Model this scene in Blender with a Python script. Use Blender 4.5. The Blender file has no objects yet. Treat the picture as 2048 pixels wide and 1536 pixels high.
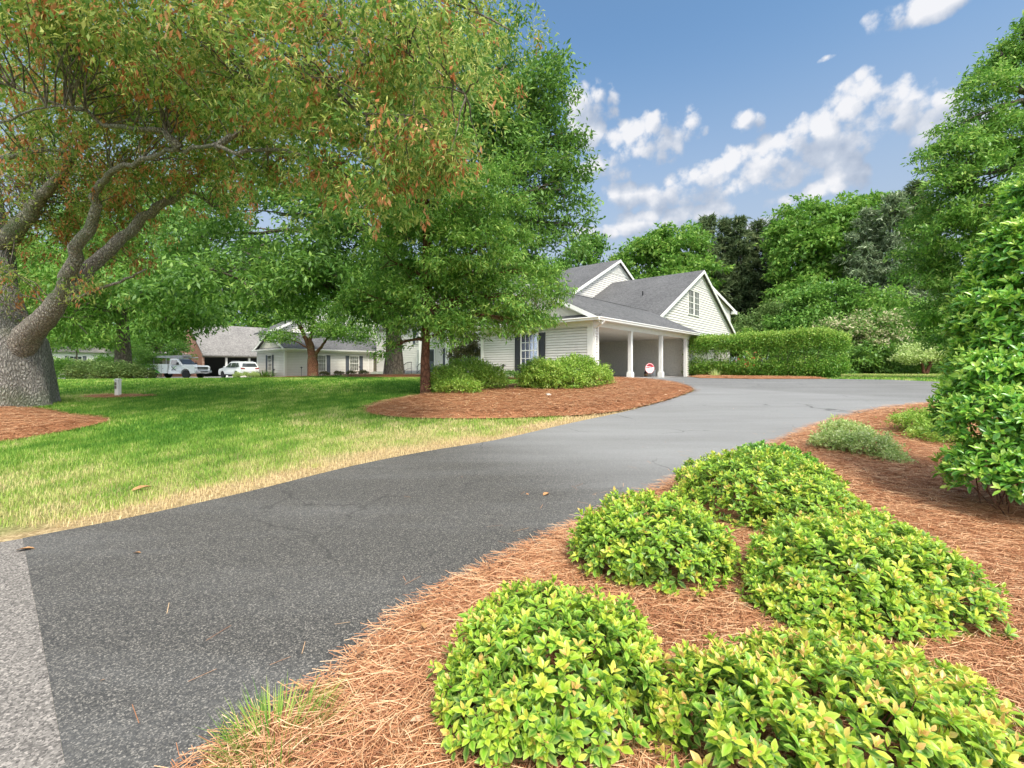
import bpy, math, random
import numpy as np
from mathutils import Vector, Matrix, geometry as geo
R = math.radians
random.seed(7)
rg = np.random.default_rng(11)
sc = bpy.context.scene
col = sc.collection
F = 906.0; HZ = 737.0; EYE = 1.6

# ------------------------------------------------------------------ terrain
def ss(a, b, x):
    t = np.clip((x - a) / (b - a), 0, 1)
    return t * t * (3 - 2 * t)
def h(x, y):
    x = np.asarray(x, float); y = np.asarray(y, float)
    k = 0.06
    a = np.clip(0.058 * y, -0.35, 5)
    z = -k * np.log(np.exp(-a / k) + math.exp(-1.1 / k))
    z = z - 0.5 * ss(8, 30, -x) * ss(16, 38, y)
    return z
def W(px, py, Y):
    return Vector(((px - 1024) / F * Y, Y, EYE + (HZ - py) / F * Y))
def G(px, py):
    kx = (px - 1024) / F; kz = (HZ - py) / F
    Y = 0.5
    for i in range(9000):
        if EYE + kz * Y <= float(h(kx * Y, Y)): break
        Y += 0.01 if Y < 20 else 0.03
        if Y > 90: break
    return Vector((kx * Y, Y, float(h(kx * Y, Y))))
def onground(px, Y):
    x = (px - 1024) / F * Y
    return Vector((x, Y, float(h(x, Y))))

# ------------------------------------------------------------------ node helpers
def newmat(name):
    m = bpy.data.materials.new(name); m.use_nodes = True
    nt = m.node_tree; nt.nodes.clear()
    out = nt.nodes.new('ShaderNodeOutputMaterial')
    return m, nt, out
def N(nt, typ, **kw):
    n = nt.nodes.new(typ)
    for k, v in kw.items():
        if k in n.inputs: n.inputs[k].default_value = v
        else: setattr(n, k, v)
    return n
def L(nt, a, b): nt.links.new(a, b)
def c4(c): return (c[0], c[1], c[2], 1.0)
def ramp(nt, stops, fac=None, interp='LINEAR'):
    r = nt.nodes.new('ShaderNodeValToRGB'); r.color_ramp.interpolation = interp
    e = r.color_ramp.elements
    while len(e) < len(stops): e.new(0.5)
    for i, (p, c) in enumerate(stops):
        e[i].position = p; e[i].color = c4(c)
    if fac is not None: L(nt, fac, r.inputs[0])
    return r
def pmat(name, color, rough=0.6, noise=None, nscale=8, bump=0, bscale=40, metal=0, spec=0.5, stretch=(1, 1, 1)):
    """plain surface with procedural mottling and bump"""
    m, nt, out = newmat(name)
    b = N(nt, 'ShaderNodeBsdfPrincipled', Roughness=rough, Metallic=metal)
    b.inputs['Specular IOR Level'].default_value = spec
    L(nt, b.outputs[0], out.inputs[0])
    tc = N(nt, 'ShaderNodeTexCoord'); mp = N(nt, 'ShaderNodeMapping'); mp.inputs['Scale'].default_value = stretch
    L(nt, tc.outputs['Object'], mp.inputs[0])
    v = 0.12 if noise is None else noise
    n = N(nt, 'ShaderNodeTexNoise', Scale=nscale, Detail=6.0, Roughness=0.6); L(nt, mp.outputs[0], n.inputs['Vector'])
    r = ramp(nt, [(0.3, [c * (1 - v) for c in color]), (0.7, [min(1, c * (1 + v)) for c in color])], n.outputs[0])
    L(nt, r.outputs[0], b.inputs['Base Color'])
    if bump:
        n2 = N(nt, 'ShaderNodeTexNoise', Scale=bscale, Detail=4.0); L(nt, mp.outputs[0], n2.inputs['Vector'])
        bp = N(nt, 'ShaderNodeBump', Strength=bump, Distance=0.02); L(nt, n2.outputs[0], bp.inputs['Height'])
        L(nt, bp.outputs[0], b.inputs['Normal'])
    return m
def leafmat(name, stops, rough=0.45, trans=0.3, spec=0.35, edge=None):
    """leaves: colour from a per-leaf random value, thin and translucent"""
    m, nt, out = newmat(name)
    at = N(nt, 'ShaderNodeAttribute', attribute_name='rnd')
    r = ramp(nt, stops, at.outputs['Fac'])
    c = r.outputs[0]
    if edge:
        ae = N(nt, 'ShaderNodeAttribute', attribute_name='edge')
        mx = N(nt, 'ShaderNodeMix', data_type='RGBA'); L(nt, c, mx.inputs[6]); mx.inputs[7].default_value = c4(edge)
        mm = N(nt, 'ShaderNodeMath', operation='MULTIPLY'); L(nt, ae.outputs['Fac'], mm.inputs[0]); mm.inputs[1].default_value = 0.40
        L(nt, mm.outputs[0], mx.inputs[0]); c = mx.outputs[2]
    b = N(nt, 'ShaderNodeBsdfPrincipled', Roughness=rough); b.inputs['Specular IOR Level'].default_value = spec
    L(nt, c, b.inputs['Base Color'])
    t = N(nt, 'ShaderNodeBsdfTranslucent'); L(nt, c, t.inputs[0])
    ms = N(nt, 'ShaderNodeMixShader'); ms.inputs[0].default_value = trans
    L(nt, b.outputs[0], ms.inputs[1]); L(nt, t.outputs[0], ms.inputs[2]); L(nt, ms.outputs[0], out.inputs[0])
    return m

# ------------------------------------------------------------------ object helpers
def tag(o, label=None, cat=None, group=None, kind=None):
    if label: o['label'] = label
    if cat: o['category'] = cat
    if group: o['group'] = group
    if kind: o['kind'] = kind
    return o
def empty(name, loc, rz=0):
    o = bpy.data.objects.new(name, None); col.objects.link(o)
    o.location = loc; o.rotation_euler = (0, 0, rz); o.empty_display_size = 0.2
    return o
def mesh_obj(name, verts, faces, mat, parent=None, smooth=False, attrs=None):
    me = bpy.data.meshes.new(name)
    verts = np.asarray(verts, np.float32)
    if isinstance(faces, np.ndarray):
        nf, k = faces.shape
        me.vertices.add(len(verts)); me.vertices.foreach_set('co', verts.ravel())
        me.loops.add(nf * k); me.loops.foreach_set('vertex_index', faces.astype(np.int32).ravel())
        me.polygons.add(nf)
        me.polygons.foreach_set('loop_start', (np.arange(nf) * k).astype(np.int32))
        me.polygons.foreach_set('loop_total', np.full(nf, k, np.int32))
        me.update(calc_edges=True)
    else:
        me.from_pydata([tuple(map(float, v)) for v in verts], [], faces)
    if smooth: me.polygons.foreach_set('use_smooth', [True] * len(me.polygons))
    if attrs:
        for k, a in attrs.items():
            at = me.attributes.new(k, 'FLOAT', 'POINT'); at.data.foreach_set('value', np.asarray(a, np.float32))
    if mat: me.materials.append(mat)
    o = bpy.data.objects.new(name, me); col.objects.link(o)
    if parent: o.parent = parent
    return o
class MB:
    def __init__(s, T=None): s.v = []; s.f = []; s.T = T
    def add(s, vs, fs):
        b = len(s.v)
        for p in vs:
            p = Vector(p)
            s.v.append(s.T @ p if s.T else p)
        s.f += [tuple(b + i for i in f) for f in fs]
    def box(s, x0, x1, y0, y1, z0, z1):
        s.add([(x0, y0, z0), (x1, y0, z0), (x1, y1, z0), (x0, y1, z0), (x0, y0, z1), (x1, y0, z1), (x1, y1, z1), (x0, y1, z1)],
              [(0, 3, 2, 1), (4, 5, 6, 7), (0, 1, 5, 4), (1, 2, 6, 5), (2, 3, 7, 6), (3, 0, 4, 7)])
    def slab(s, quad, th):
        """thick slab from four top corners, thickness along -z"""
        q = [Vector(p) for p in quad]; d = Vector((0, 0, -th))
        s.add(q + [p + d for p in q], [(0, 1, 2, 3), (7, 6, 5, 4), (0, 4, 5, 1), (1, 5, 6, 2), (2, 6, 7, 3), (3, 7, 4, 0)])
    def prism(s, poly, d):
        """poly: planar list of points, d: extrusion vector"""
        n = len(poly); q = [Vector(p) for p in poly]; d = Vector(d)
        s.add(q + [p + d for p in q], [tuple(range(n)), tuple(range(2 * n - 1, n - 1, -1))] + [(i, i + n, (i + 1) % n + n, (i + 1) % n) for i in range(n)])
    def tube(s, pts, rad, n=8, cap=True):
        pts = [Vector(p) for p in pts]
        if not hasattr(rad, '__len__'): rad = [rad] * len(pts)
        base = len(s.v); ref = Vector((0.31, 0.17, 0.93))
        rings = []
        for i, p in enumerate(pts):
            t = (pts[min(i + 1, len(pts) - 1)] - pts[max(i - 1, 0)]).normalized()
            if i == 0:
                a = t.cross(ref)
                if a.length < 0.1: a = t.cross(Vector((1, 0, 0)))
            else: a = a - t * a.dot(t)
            a.normalize(); b = t.cross(a)
            rings.append([p + (a * math.cos(2 * math.pi * j / n) + b * math.sin(2 * math.pi * j / n)) * rad[i] for j in range(n)])
        vs = [p for r_ in rings for p in r_]
        fs = [(i * n + j, i * n + (j + 1) % n, (i + 1) * n + (j + 1) % n, (i + 1) * n + j) for i in range(len(pts) - 1) for j in range(n)]
        if cap: fs += [tuple(range(n - 1, -1, -1)), tuple((len(pts) - 1) * n + j for j in range(n))]
        s.add(vs, fs)
    def lathe(s, prof, c=(0, 0, 0), n=20, axis='z'):
        vs = []
        for (r_, z) in prof:
            for j in range(n):
                a = 2 * math.pi * j / n
                if axis == 'z': vs.append((c[0] + r_ * math.cos(a), c[1] + r_ * math.sin(a), c[2] + z))
                else: vs.append((c[0] + r_ * math.cos(a), c[1] + z, c[2] + r_ * math.sin(a)))
        k = len(prof)
        fs = [(i * n + j, i * n + (j + 1) % n, (i + 1) * n + (j + 1) % n, (i + 1) * n + j) for i in range(k - 1) for j in range(n)]
        fs += [tuple(range(n - 1, -1, -1)), tuple((k - 1) * n + j for j in range(n))]
        s.add(vs, fs)
    def build(s, name, mat, parent=None, smooth=False, bevel=0):
        o = mesh_obj(name, [tuple(v) for v in s.v], s.f, mat, parent, smooth)
        if bevel:
            m = o.modifiers.new('b', 'BEVEL'); m.width = bevel; m.segments = 2; m.limit_method = 'ANGLE'
        return o

# ------------------------------------------------------------------ materials
def shingle_mat(name, c):
    m, nt, out = newmat(name)
    b = N(nt, 'ShaderNodeBsdfPrincipled', Roughness=0.9); L(nt, b.outputs[0], out.inputs[0])
    tc = N(nt, 'ShaderNodeTexCoord')
    mp = N(nt, 'ShaderNodeMapping'); mp.inputs['Scale'].default_value = (1, 1, 1.9); L(nt, tc.outputs['Object'], mp.inputs[0])
    vo = N(nt, 'ShaderNodeTexVoronoi', Scale=9.0); L(nt, mp.outputs[0], vo.inputs['Vector'])
    n = N(nt, 'ShaderNodeTexNoise', Scale=22.0, Detail=5.0, Roughness=0.75); L(nt, tc.outputs['Object'], n.inputs['Vector'])
    n3 = N(nt, 'ShaderNodeTexNoise', Scale=0.5, Detail=4.0); L(nt, tc.outputs['Object'], n3.inputs['Vector'])
    bw = N(nt, 'ShaderNodeSeparateColor'); L(nt, vo.outputs['Color'], bw.inputs[0])
    ad = N(nt, 'ShaderNodeMath', operation='ADD'); L(nt, bw.outputs[0], ad.inputs[0]); L(nt, n.outputs[0], ad.inputs[1])
    ad2 = N(nt, 'ShaderNodeMath', operation='ADD'); L(nt, ad.outputs[0], ad2.inputs[0]); L(nt, n3.outputs[0], ad2.inputs[1])
    ml = N(nt, 'ShaderNodeMath', operation='MULTIPLY'); L(nt, ad2.outputs[0], ml.inputs[0]); ml.inputs[1].default_value = 0.34
    r = ramp(nt, [(0.25, [x * 0.5 for x in c]), (0.75, [x * 1.45 for x in c])], ml.outputs[0])
    L(nt, r.outputs[0], b.inputs['Base Color'])
    # shingle courses
    wv = N(nt, 'ShaderNodeTexWave', Scale=1.3, wave_type='BANDS', bands_direction='Z', wave_profile='SAW'); wv.inputs['Distortion'].default_value = 0.4
    L(nt, tc.outputs['Object'], wv.inputs['Vector'])
    bp = N(nt, 'ShaderNodeBump', Strength=0.5, Distance=0.02); L(nt, wv.outputs[1], bp.inputs['Height'])
    bp2 = N(nt, 'ShaderNodeBump', Strength=0.6, Distance=0.01); L(nt, n.outputs[0], bp2.inputs['Height']); L(nt, bp.outputs[0], bp2.inputs['Normal'])
    L(nt, bp2.outputs[0], b.inputs['Normal'])
    return m
def bark_mat(name, dark, light, sc_=9.0, strength=1.0, dist=0.05):
    m, nt, out = newmat(name)
    b = N(nt, 'ShaderNodeBsdfPrincipled', Roughness=0.92); b.inputs['Specular IOR Level'].default_value = 0.15
    L(nt, b.outputs[0], out.inputs[0])
    tc = N(nt, 'ShaderNodeTexCoord'); mp = N(nt, 'ShaderNodeMapping'); mp.inputs['Scale'].default_value = (1, 1, 0.42)
    L(nt, tc.outputs['Object'], mp.inputs[0])
    nz = N(nt, 'ShaderNodeTexNoise', Scale=4.0, Detail=3.0); L(nt, mp.outputs[0], nz.inputs['Vector'])
    mxv = N(nt, 'ShaderNodeMix', data_type='VECTOR'); mxv.inputs[0].default_value = 0.22
    L(nt, mp.outputs[0], mxv.inputs[4]); L(nt, nz.outputs['Color'], mxv.inputs[5])
    vo = N(nt, 'ShaderNodeTexVoronoi', Scale=sc_, feature='DISTANCE_TO_EDGE'); L(nt, mxv.outputs[1], vo.inputs['Vector'])
    n = N(nt, 'ShaderNodeTexNoise', Scale=30.0, Detail=6.0, Roughness=0.7); L(nt, mp.outputs[0], n.inputs['Vector'])
    ml = N(nt, 'ShaderNodeMath', operation='MULTIPLY_ADD'); L(nt, vo.outputs[0], ml.inputs[0]); ml.inputs[1].default_value = 1.6; L(nt, n.outputs[0], ml.inputs[2])
    r = ramp(nt, [(0.35, dark), (0.62, [(a + d) / 2 for a, d in zip(dark, light)]), (0.95, light)], ml.outputs[0])
    n2 = N(nt, 'ShaderNodeTexNoise', Scale=1.3, Detail=5.0); L(nt, tc.outputs['Object'], n2.inputs['Vector'])
    r2 = ramp(nt, [(0.52, (0, 0, 0)), (0.7, (0.5, 0.5, 0.5))], n2.outputs[0])
    mx = N(nt, 'ShaderNodeMix', data_type='RGBA'); L(nt, r2.outputs[0], mx.inputs[0]); L(nt, r.outputs[0], mx.inputs[6]); mx.inputs[7].default_value = (0.13, 0.17, 0.07, 1)
    L(nt, mx.outputs[2], b.inputs['Base Color'])
    bp = N(nt, 'ShaderNodeBump', Strength=strength, Distance=dist); L(nt, ml.outputs[0], bp.inputs['Height']); L(nt, bp.outputs[0], b.inputs['Normal'])
    return m
M = {}
M['siding'] = pmat('siding', (0.69, 0.66, 0.60), 0.55, 0.05, 3)
M['trim'] = pmat('trim', (0.78, 0.765, 0.71), 0.45, 0.04, 4)
M['cream'] = pmat('cream', (0.62, 0.58, 0.49), 0.8, 0.06, 5, 0.2, 60)
M['stucco'] = pmat('stucco', (0.78, 0.73, 0.63), 0.9, 0.1, 10, 0.3, 80)
M['roof'] = shingle_mat('roof', (0.10, 0.097, 0.095))
M['roof_tan'] = shingle_mat('roof_tan', (0.21, 0.195, 0.18))
M['dark'] = pmat('dark', (0.012, 0.012, 0.014), 0.5)
M['shutter'] = pmat('shutter', (0.028, 0.03, 0.034), 0.5, 0.2, 20)
M['shutter_grey'] = pmat('shutter_grey', (0.07, 0.08, 0.095), 0.5, 0.2, 20)
M['taupe'] = pmat('taupe', (0.17, 0.155, 0.11), 0.6)
M['teal'] = pmat('teal', (0.01, 0.10, 0.10), 0.7)
M['iron'] = pmat('iron', (0.02, 0.02, 0.022), 0.5, metal=0.4)
M['wood'] = pmat('wood', (0.30, 0.17, 0.08), 0.8, 0.3, 6, stretch=(8, 8, 1))
M['concrete'] = pmat('concrete', (0.50, 0.48, 0.45), 0.9, 0.12, 2, 0.2, 60)
M['white'] = pmat('white', (0.8, 0.8, 0.8), 0.4, 0.05)
M['paint'] = pmat('paint', (0.80, 0.81, 0.80), 0.22, 0.02, 1)
M['lime'] = pmat('lime', (0.12, 0.45, 0.03), 0.35, 0.04, 1)
M['rubber'] = pmat('rubber', (0.015, 0.015, 0.015), 0.8)
M['alloy'] = pmat('alloy', (0.45, 0.45, 0.46), 0.35, metal=0.8)
M['chrome'] = pmat('chrome', (0.6, 0.6, 0.62), 0.2, metal=1.0)
M['redlamp'] = pmat('redlamp', (0.25, 0.01, 0.01), 0.2)
M['red'] = pmat('red', (0.5, 0.02, 0.03), 0.5)
M['maroon'] = pmat('maroon', (0.22, 0.03, 0.04), 0.5)
M['headlamp'] = pmat('headlamp', (0.6, 0.6, 0.6), 0.1)
M['stone'] = pmat('stone', (0.55, 0.5, 0.45), 0.9, 0.2, 10, 0.5)
M['curtain'] = pmat('curtain', (0.45, 0.42, 0.36), 0.9, 0.5, 5, stretch=(14, 14, 0.6))
M['deadleaf'] = pmat('deadleaf', (0.42, 0.22, 0.09), 0.7, 0.3, 20)
M['bark_big'] = bark_mat('bark_big', (0.06, 0.052, 0.045), (0.46, 0.42, 0.37), 27.0, 1.0, 0.05)
M['bark_limb'] = bark_mat('bark_limb', (0.05, 0.038, 0.030), (0.42, 0.36, 0.30), 26.0, 1.0, 0.04)
M['bark'] = bark_mat('bark', (0.04, 0.03, 0.025), (0.24, 0.20, 0.155), 9.0, 1.0, 0.04)
M['bark_red'] = bark_mat('bark_red', (0.05, 0.022, 0.014), (0.22, 0.10, 0.06), 14.0, 0.8, 0.03)
def glass_mat():
    m, nt, out = newmat('window_glass')
    b = N(nt, 'ShaderNodeBsdfPrincipled', Roughness=0.05); b.inputs['Base Color'].default_value = (0.05, 0.055, 0.06, 1)
    b.inputs['Specular IOR Level'].default_value = 0.8
    L(nt, b.outputs[0], out.inputs[0]); return m
M['glass'] = glass_mat()
def clear_glass():
    m, nt, out = newmat('clear_glass')
    g = N(nt, 'ShaderNodeBsdfGlossy', Roughness=0.03); t = N(nt, 'ShaderNodeBsdfTransparent')
    f = N(nt, 'ShaderNodeFresnel', IOR=1.6); ms = N(nt, 'ShaderNodeMixShader')
    L(nt, f.outputs[0], ms.inputs[0]); L(nt, t.outputs[0], ms.inputs[1]); L(nt, g.outputs[0], ms.inputs[2]); L(nt, ms.outputs[0], out.inputs[0])
    return m
M['clear'] = clear_glass()
def brick_mat():
    m, nt, out = newmat('brick')
    b = N(nt, 'ShaderNodeBsdfPrincipled', Roughness=0.9); L(nt, b.outputs[0], out.inputs[0])
    tc = N(nt, 'ShaderNodeTexCoord'); mp = N(nt, 'ShaderNodeMapping'); mp.inputs['Rotation'].default_value = (R(90), 0, R(90)); L(nt, tc.outputs['Object'], mp.inputs[0])
    br = N(nt, 'ShaderNodeTexBrick', Scale=1.0); sx = N(nt, 'ShaderNodeSeparateXYZ'); cx = N(nt, 'ShaderNodeCombineXYZ'); L(nt, tc.outputs['Object'], sx.inputs[0]); L(nt, sx.outputs[1], cx.inputs[0]); L(nt, sx.outputs[2], cx.inputs[1]); L(nt, cx.outputs[0], br.inputs['Vector'])
    br.inputs['Color1'].default_value = (0.38, 0.13, 0.07, 1); br.inputs['Color2'].default_value = (0.28, 0.10, 0.06, 1); br.inputs['Mortar'].default_value = (0.36, 0.27, 0.21, 1)
    br.inputs['Brick Width'].default_value = 0.24; br.inputs['Row Height'].default_value = 0.085; br.inputs['Mortar Size'].default_value = 0.012
    L(nt, br.outputs[0], b.inputs['Base Color']); return m
M['brick'] = brick_mat()
def asphalt_mat():
    m, nt, out = newmat('asphalt')
    b = N(nt, 'ShaderNodeBsdfPrincipled', Roughness=0.75); b.inputs['Specular IOR Level'].default_value = 0.5
    L(nt, b.outputs[0], out.inputs[0])
    tc = N(nt, 'ShaderNodeTexCoord')
    vo = N(nt, 'ShaderNodeTexVoronoi', Scale=165.0); L(nt, tc.outputs['Object'], vo.inputs['Vector'])
    sx = N(nt, 'ShaderNodeSeparateColor'); L(nt, vo.outputs['Color'], sx.inputs[0])
    n1 = N(nt, 'ShaderNodeTexNoise', Scale=60.0, Detail=5.0, Roughness=0.8); L(nt, tc.outputs['Object'], n1.inputs['Vector'])
    mp2 = N(nt, 'ShaderNodeMapping'); mp2.inputs['Rotation'].default_value = (0, 0, R(-58)); mp2.inputs['Scale'].default_value = (0.28, 1.5, 1); L(nt, tc.outputs['Object'], mp2.inputs[0]); n2 = N(nt, 'ShaderNodeTexNoise', Scale=0.9, Detail=7.0, Roughness=0.62); L(nt, mp2.outputs[0], n2.inputs['Vector'])
    stone = ramp(nt, [(0.0, (0.028, 0.027, 0.026)), (0.5, (0.058, 0.055, 0.049)), (0.8, (0.105, 0.096, 0.083)), (0.97, (0.22, 0.20, 0.17))], sx.outputs[0])
    g = ramp(nt, [(0.3, (0.55, 0.55, 0.55)), (0.7, (1.45, 1.45, 1.45))], n1.outputs[0])
    mu = N(nt, 'ShaderNodeMix', data_type='RGBA', blend_type='MULTIPLY'); mu.inputs[0].default_value = 1; L(nt, stone.outputs[0], mu.inputs[6]); L(nt, g.outputs[0], mu.inputs[7])
    # older, bleached asphalt on far lane and court, plus painted canopy shade at left
    at = N(nt, 'ShaderNodeAttribute', attribute_name='wear_shade')
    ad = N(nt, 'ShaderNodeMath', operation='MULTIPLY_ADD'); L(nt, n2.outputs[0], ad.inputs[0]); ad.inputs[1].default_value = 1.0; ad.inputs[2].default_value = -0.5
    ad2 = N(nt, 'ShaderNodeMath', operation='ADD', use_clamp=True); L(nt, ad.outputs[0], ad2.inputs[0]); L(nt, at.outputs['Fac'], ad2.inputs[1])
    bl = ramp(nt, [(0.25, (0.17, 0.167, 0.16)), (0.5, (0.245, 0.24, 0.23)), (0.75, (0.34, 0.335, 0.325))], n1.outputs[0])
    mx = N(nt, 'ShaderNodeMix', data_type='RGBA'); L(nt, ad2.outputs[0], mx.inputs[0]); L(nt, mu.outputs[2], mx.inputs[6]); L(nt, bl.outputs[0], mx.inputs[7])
    nc = N(nt, 'ShaderNodeTexNoise', Scale=1.6, Detail=5.0); L(nt, tc.outputs['Object'], nc.inputs['Vector'])
    mc = N(nt, 'ShaderNodeVectorMath', operation='MULTIPLY_ADD'); L(nt, nc.outputs['Color'], mc.inputs[0]); mc.inputs[1].default_value = (1.1, 1.1, 0); L(nt, tc.outputs['Object'], mc.inputs[2])
    vc = N(nt, 'ShaderNodeTexVoronoi', Scale=0.32, feature='DISTANCE_TO_EDGE'); L(nt, mc.outputs[0], vc.inputs['Vector'])
    n5 = N(nt, 'ShaderNodeTexNoise', Scale=0.7, Detail=2.0); L(nt, tc.outputs['Object'], n5.inputs['Vector'])
    cw = N(nt, 'ShaderNodeMapRange'); L(nt, vc.outputs[0], cw.inputs[0]); cw.inputs[1].default_value = 0.0015; cw.inputs[2].default_value = 0.005; cw.inputs[3].default_value = 0.6; cw.inputs[4].default_value = 0.0
    cg = ramp(nt, [(0.5, (0, 0, 0)), (0.56, (1, 1, 1))], n5.outputs[0]); cm_ = N(nt, 'ShaderNodeMath', operation='MULTIPLY'); L(nt, cw.outputs[0], cm_.inputs[0]); L(nt, cg.outputs[0], cm_.inputs[1])
    mk = N(nt, 'ShaderNodeMix', data_type='RGBA'); L(nt, cm_.outputs[0], mk.inputs[0]); L(nt, mx.outputs[2], mk.inputs[6]); mk.inputs[7].default_value = (0.03, 0.028, 0.025, 1)
    L(nt, mk.outputs[2], b.inputs['Base Color'])
    bp = N(nt, 'ShaderNodeBump', Strength=0.7, Distance=0.004); L(nt, sx.outputs[1], bp.inputs['Height']); L(nt, bp.outputs[0], b.inputs['Normal'])
    return m
M['asphalt'] = asphalt_mat()
def gravel_mat():
    m, nt, out = newmat('old_road')
    b = N(nt, 'ShaderNodeBsdfPrincipled', Roughness=0.9); L(nt, b.outputs[0], out.inputs[0])
    tc = N(nt, 'ShaderNodeTexCoord')
    vo = N(nt, 'ShaderNodeTexVoronoi', Scale=120.0); L(nt, tc.outputs['Object'], vo.inputs['Vector'])
    sx = N(nt, 'ShaderNodeSeparateColor'); L(nt, vo.outputs['Color'], sx.inputs[0])
    r = ramp(nt, [(0.0, (0.07, 0.062, 0.055)), (0.4, (0.15, 0.135, 0.118)), (0.8, (0.24, 0.215, 0.188)), (1.0, (0.36, 0.32, 0.28))], sx.outputs[0])
    L(nt, r.outputs[0], b.inputs['Base Color'])
    bp = N(nt, 'ShaderNodeBump', Strength=0.9, Distance=0.006); L(nt, sx.outputs[1], bp.inputs['Height']); L(nt, bp.outputs[0], b.inputs['Normal'])
    return m
M['old_road'] = gravel_mat()
def lawn_mat():
    m, nt, out = newmat('lawn_ground')
    b = N(nt, 'ShaderNodeBsdfPrincipled', Roughness=0.95); b.inputs['Specular IOR Level'].default_value = 0.1; L(nt, b.outputs[0], out.inputs[0])
    tc = N(nt, 'ShaderNodeTexCoord'); at = N(nt, 'ShaderNodeAttribute', attribute_name='dry')
    n = N(nt, 'ShaderNodeTexNoise', Scale=25.0, Detail=8.0, Roughness=0.8); L(nt, tc.outputs['Object'], n.inputs['Vector'])
    n2 = N(nt, 'ShaderNodeTexNoise', Scale=1.4, Detail=5.0, Roughness=0.7); L(nt, tc.outputs['Object'], n2.inputs['Vector'])
    gr = ramp(nt, [(0.3, (0.05, 0.12, 0.015)), (0.7, (0.14, 0.28, 0.04))], n.outputs[0])
    dr = ramp(nt, [(0.36, (0.16, 0.11, 0.05)), (0.5, (0.36, 0.26, 0.13)), (0.64, (0.60, 0.46, 0.26))], n.outputs[0])
    ad = N(nt, 'ShaderNodeMath', operation='MULTIPLY_ADD'); L(nt, n2.outputs[0], ad.inputs[0]); ad.inputs[1].default_value = 1.0; ad.inputs[2].default_value = -0.5
    a2 = N(nt, 'ShaderNodeMath', operation='ADD', use_clamp=True); L(nt, ad.outputs[0], a2.inputs[0]); L(nt, at.outputs['Fac'], a2.inputs[1])
    mx = N(nt, 'ShaderNodeMix', data_type='RGBA'); L(nt, a2.outputs[0], mx.inputs[0]); L(nt, gr.outputs[0], mx.inputs[6]); L(nt, dr.outputs[0], mx.inputs[7])
    L(nt, mx.outputs[2], b.inputs['Base Color'])
    bp = N(nt, 'ShaderNodeBump', Strength=0.8, Distance=0.03); L(nt, n.outputs[0], bp.inputs['Height']); L(nt, bp.outputs[0], b.inputs['Normal'])
    return m
M['lawn'] = lawn_mat()
M['mulch'] = pmat('mulch', (0.36, 0.165, 0.08), 0.95, 0.6, 45, 1.0, 90, spec=0.1)
M['grass'] = leafmat('grass_blades', [(0, (0.07, 0.19, 0.02)), (0.3, (0.17, 0.33, 0.04)), (0.55, (0.34, 0.46, 0.08)), (0.78, (0.58, 0.56, 0.21)), (1, (0.72, 0.56, 0.30))], 0.6, 0.3, 0.2)
M['straw'] = leafmat('straw_needles', [(0, (0.20, 0.075, 0.035)), (0.35, (0.42, 0.18, 0.08)), (0.7, (0.60, 0.32, 0.16)), (1, (0.80, 0.56, 0.33))], 0.55, 0.1, 0.3)

# ------------------------------------------------------------------ polygons on the ground
def inpoly(poly, x, y):
    x = np.asarray(x); y = np.asarray(y); c = np.zeros(x.shape, bool); n = len(poly)
    for i in range(n):
        x0, y0 = poly[i][0], poly[i][1]; x1, y1 = poly[(i + 1) % n][0], poly[(i + 1) % n][1]
        m = ((y0 > y) != (y1 > y)); t = (y - y0) / ((y1 - y0) if y1 != y0 else 1e-9)
        c ^= m & (x < x0 + t * (x1 - x0))
    return c
def edgedist(poly, x, y, closed=True):
    x = np.asarray(x, float); y = np.asarray(y, float); d = np.full(x.shape, 1e9); n = len(poly)
    for i in range(n if closed else n - 1):
        ax, ay = poly[i][0], poly[i][1]; bx, by = poly[(i + 1) % n][0], poly[(i + 1) % n][1]
        vx, vy = bx - ax, by - ay; l2 = vx * vx + vy * vy + 1e-12
        t = np.clip(((x - ax) * vx + (y - ay) * vy) / l2, 0, 1)
        d = np.minimum(d, np.hypot(x - ax - t * vx, y - ay - t * vy))
    return d
def smoothline(pts, n=5):
    """Catmull-Rom through ground points"""
    P = [Vector((p[0], p[1])) for p in pts]; out = []
    for i in range(len(P) - 1):
        p0 = P[max(i - 1, 0)]; p1 = P[i]; p2 = P[i + 1]; p3 = P[min(i + 2, len(P) - 1)]
        for k in range(n):
            t = k / n
            out.append(tuple(0.5 * ((2 * p1) + (-p0 + p2) * t + (2 * p0 - 5 * p1 + 4 * p2 - p3) * t * t + (-p0 + 3 * p1 - 3 * p2 + p3) * t ** 3)))
    out.append(tuple(P[-1])); return out
def sheet(name, poly, off, mat, step=0.5, rise=0, attr=None, kind='structure'):
    xs = [p[0] for p in poly]; ys = [p[1] for p in poly]
    gx, gy = np.meshgrid(np.arange(min(xs), max(xs), step), np.arange(min(ys), max(ys), step))
    gx = gx.ravel() + 0.013; gy = gy.ravel() + 0.017
    m = inpoly(poly, gx, gy) & (edgedist(poly, gx, gy) > step * 0.25)
    gx = gx[m]; gy = gy[m]
    vs = [Vector((p[0], p[1])) for p in poly] + [Vector((a, b)) for a, b in zip(gx, gy)]
    r_ = geo.delaunay_2d_cdt(vs, [], [list(range(len(poly)))], 1, 1e-5)
    v2 = r_[0]; fs = [tuple(f) for f in r_[2]]
    X = np.array([v.x for v in v2]); Y = np.array([v.y for v in v2])
    Z = h(X, Y) + off
    if rise: Z = Z + rise * ss(0, 0.5, edgedist(poly, X, Y))
    o = mesh_obj(name, np.stack([X, Y, Z], 1), fs, mat, smooth=True, attrs={k: f(X, Y) for k, f in (attr or {}).items()})
    o['kind'] = kind
    return o
g2 = lambda *pp: [tuple(G(*p)[:2]) for p in pp]
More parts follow.
